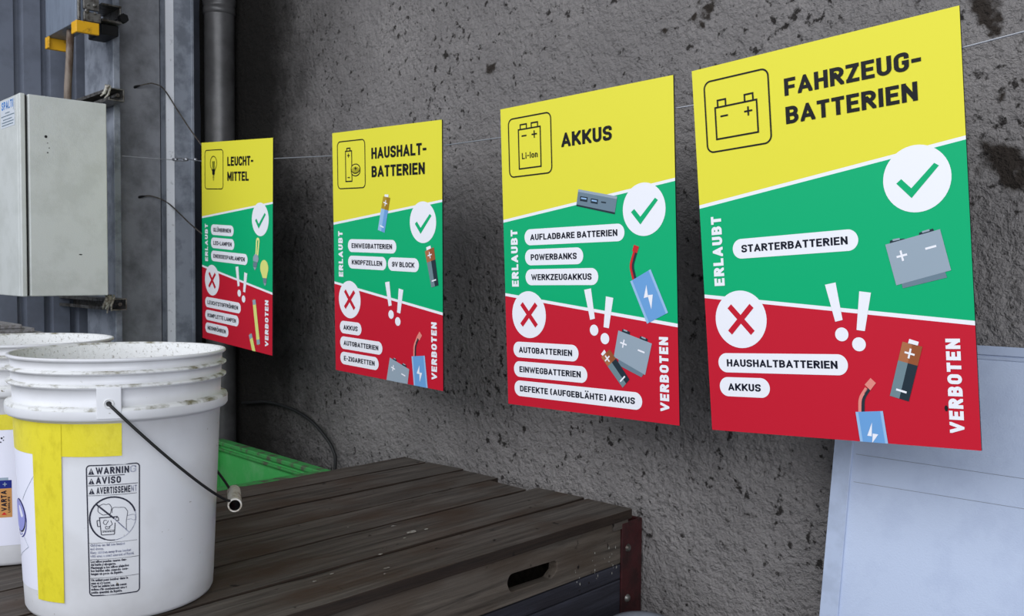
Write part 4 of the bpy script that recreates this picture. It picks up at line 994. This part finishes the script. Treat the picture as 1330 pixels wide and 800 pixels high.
PAIL2 = Vector((-1.757, .497, BO.z+.0015))
p2 = make_pail(PAIL2, 'white pail behind the nearest one, with a printed battery picture', 20, True)
p2.scale = (1, 1, .99)
b = MB(); band(b, D(-150), D(-2), .229, .2545, .0009); b.build('tape_strip', 'tape', p2, smooth=True)
b = MB(); band(b, D(-150), D(-4), .036, .229, .0005); sheet2 = b.build('paper_sheet', 'paper', p2, smooth=True)
b = MB(); t0, t1 = D(-36), D(-22.3)
band(b, t0, t1, .0835, .132, .0009, 0); band(b, t0, t1, .132, .1455, .0009, 1)
band(b, t0+D(2), t1-D(2), .1455, .150, .0009, 2)
pm = D(-26.4)
for g in (stroke([(-.0032, 0), (.0032, 0)], .0012), stroke([(0, -.0032), (0, .0032)], .0012)): wrap(b, g, pm, .139, .0013, 2)
def vtxt(tx, cx, h0, h1, cap, t, mi):
    pl, wd = text_polys(tx, cap, t, gap=.15); k = (h1-h0)/wd
    wrap(b, [[Vector((cx-p.y, h0+p.x*k)) for p in g] for g in pl], pm, 0, .0013, mi)
vtxt('VARTA', .0022, .0945, .1285, .0085, .22, 3); vtxt('LONGLIFE', .0072, .0915, .118, .0034, .2, 3)
wrap(b, [[Vector((-.0063, .0880)), Vector((.0022, .0880)), Vector((-.002, .0925))]], pm, 0, .0013, 4)
b.build('battery_drawing', ['bgold', 'bblue', 'p_grey', 'navy', 'p_red'], sheet2)
for (x, h, s) in ((-.004, .2155, .0016), (-.0015, .212, .001), (-.0055, .209, .0012), (-.001, .2175, .0009)): 
    b = MB(); wrap(b, [ell(x, h, s, s, 10)], D(-26), 0, .0008); b.build('ink_dot', 'navy', sheet2)

# ------------------------------------------------------------------ green bin
go = Vector((-2.55, 1.17, 0)); gr = empty('green_bin', go)
tag(gr, 'open green plastic bin on the floor between the crate and the corner', 'bin')
x0, x1, y0, y1, zt = -2.885, -2.235, .86, 1.43, ZC-.588
b = MB(); t = .012
for a, c in (((x0, y1-t, .12), (x1, y1, zt)), ((x0, y0, .12), (x1, y0+t, zt)), ((x0, y0+t, .12), (x0+t, y1-t, zt)), ((x1-t, y0+t, .12), (x1, y1-t, zt)), ((x0, y0, .10), (x1, y1, .12))): b.box(a, c)
rel(b, go).build('tub', 'bin', gr, bevel=.002)
b = MB(); rw = .022
b.box((x0-.01, y1-rw, zt-.002), (x1+.01, y1+.012, zt+.012)); b.box((x0-.01, y0-.012, zt-.002), (x1+.01, y0+rw, zt+.012)); b.box((x0-.01, y0+rw, zt-.002), (x0+rw, y1-rw, zt+.012)); b.box((x1-rw, y0+rw, zt-.002), (x1+.01, y1-rw, zt+.012))
rel(b, go).build('rim', 'bin_rim', gr, bevel=.003)
b = MB().box((x0+.012, y1-t-.010, zt-.020), (x1-.012, y1-t, zt-.012))
rel(b, go).build('rib', 'bin_rim', gr, bevel=.002)
for (x, y) in ((x0+.06, y0+.06), (x1-.06, y0+.06), (x0+.06, y1-.06), (x1-.06, y1-.06)):
    rel(MB().box((x-.05, y-.05, 0), (x+.05, y+.05, .10)), go).build('foot', 'bin', gr, bevel=.004)

# ------------------------------------------------------------------ grey tub beside the crate
to = Vector((-.90, 1.2, 0)); tr_ = empty('plastic_tub', to)
tag(tr_, 'grey plastic tub at the bottom edge, between crate and white panel', 'tub')
def loop(inset, z, n=8): return [Vector((p.x, p.y, z)) for p in rrect(-1.105+inset-to.x, .93+inset-to.y, -.765-inset-to.x, 1.41-inset-to.y, max(.06-inset*.5, .01), n)]
def skin(b, loops):
    n = len(loops[0]); base = len(b.v)
    for l in loops: b.v += l
    for i in range(len(loops)-1):
        for k in range(n): b.f.append((base+i*n+k, base+i*n+(k+1) % n, base+(i+1)*n+(k+1) % n, base+(i+1)*n+k)); b.mi.append(0)
    b.f.append(tuple(base+k for k in reversed(range(n)))); b.mi.append(0); b.f.append(tuple(base+(len(loops)-1)*n+k for k in range(n))); b.mi.append(0)
TZ = ZC-.652
b = MB(); skin(b, [loop(.035, 0), loop(.02, TZ-.03), loop(.024, TZ-.03), loop(.039, .004)]); b.build('body', 'tub', tr_, smooth=False)
b = MB(); skin(b, [loop(.018, TZ-.03), loop(.002, TZ-.03), loop(0, TZ-.026), loop(0, TZ-.008), loop(.005, TZ-.001), loop(.012, TZ), loop(.02, TZ-.002), loop(.024, TZ-.008), loop(.024, TZ-.03)])
b.f = b.f[:-2]; b.mi = b.mi[:-2]; b.build('rim', 'tub', tr_, smooth=True)

# ------------------------------------------------------------------ stack at the far left
b = MB().box((-2.62, .36, .0), (-2.25, .725, ZC-.163))
for z in (.25, .55, .85, 1.1): b.box((-2.625, .355, z), (-2.245, .73, z+.03))
tag(b.build('storage_crate', 'crate', bevel=.004), 'grey crate behind the pails carrying pale boards', 'crate')
for k, (y1_, z0_, z1_) in enumerate(((.700, -.163, -.153), (.680, -.153, -.1425), (.652, -.1425, -.133))):
    lab_ = ('lowest and longest pale board of the stack behind the pails', 'middle pale board of the stack behind the pails', 'topmost and shortest pale board of the stack behind the pails')[k]
    tag(MB().box((-2.60, .37, ZC+z0_), (-2.30+.004*k, y1_, ZC+z1_-.0004)).build('wooden_board', 'board', bevel=.0012), lab_, 'board', 'pale boards behind the pails')
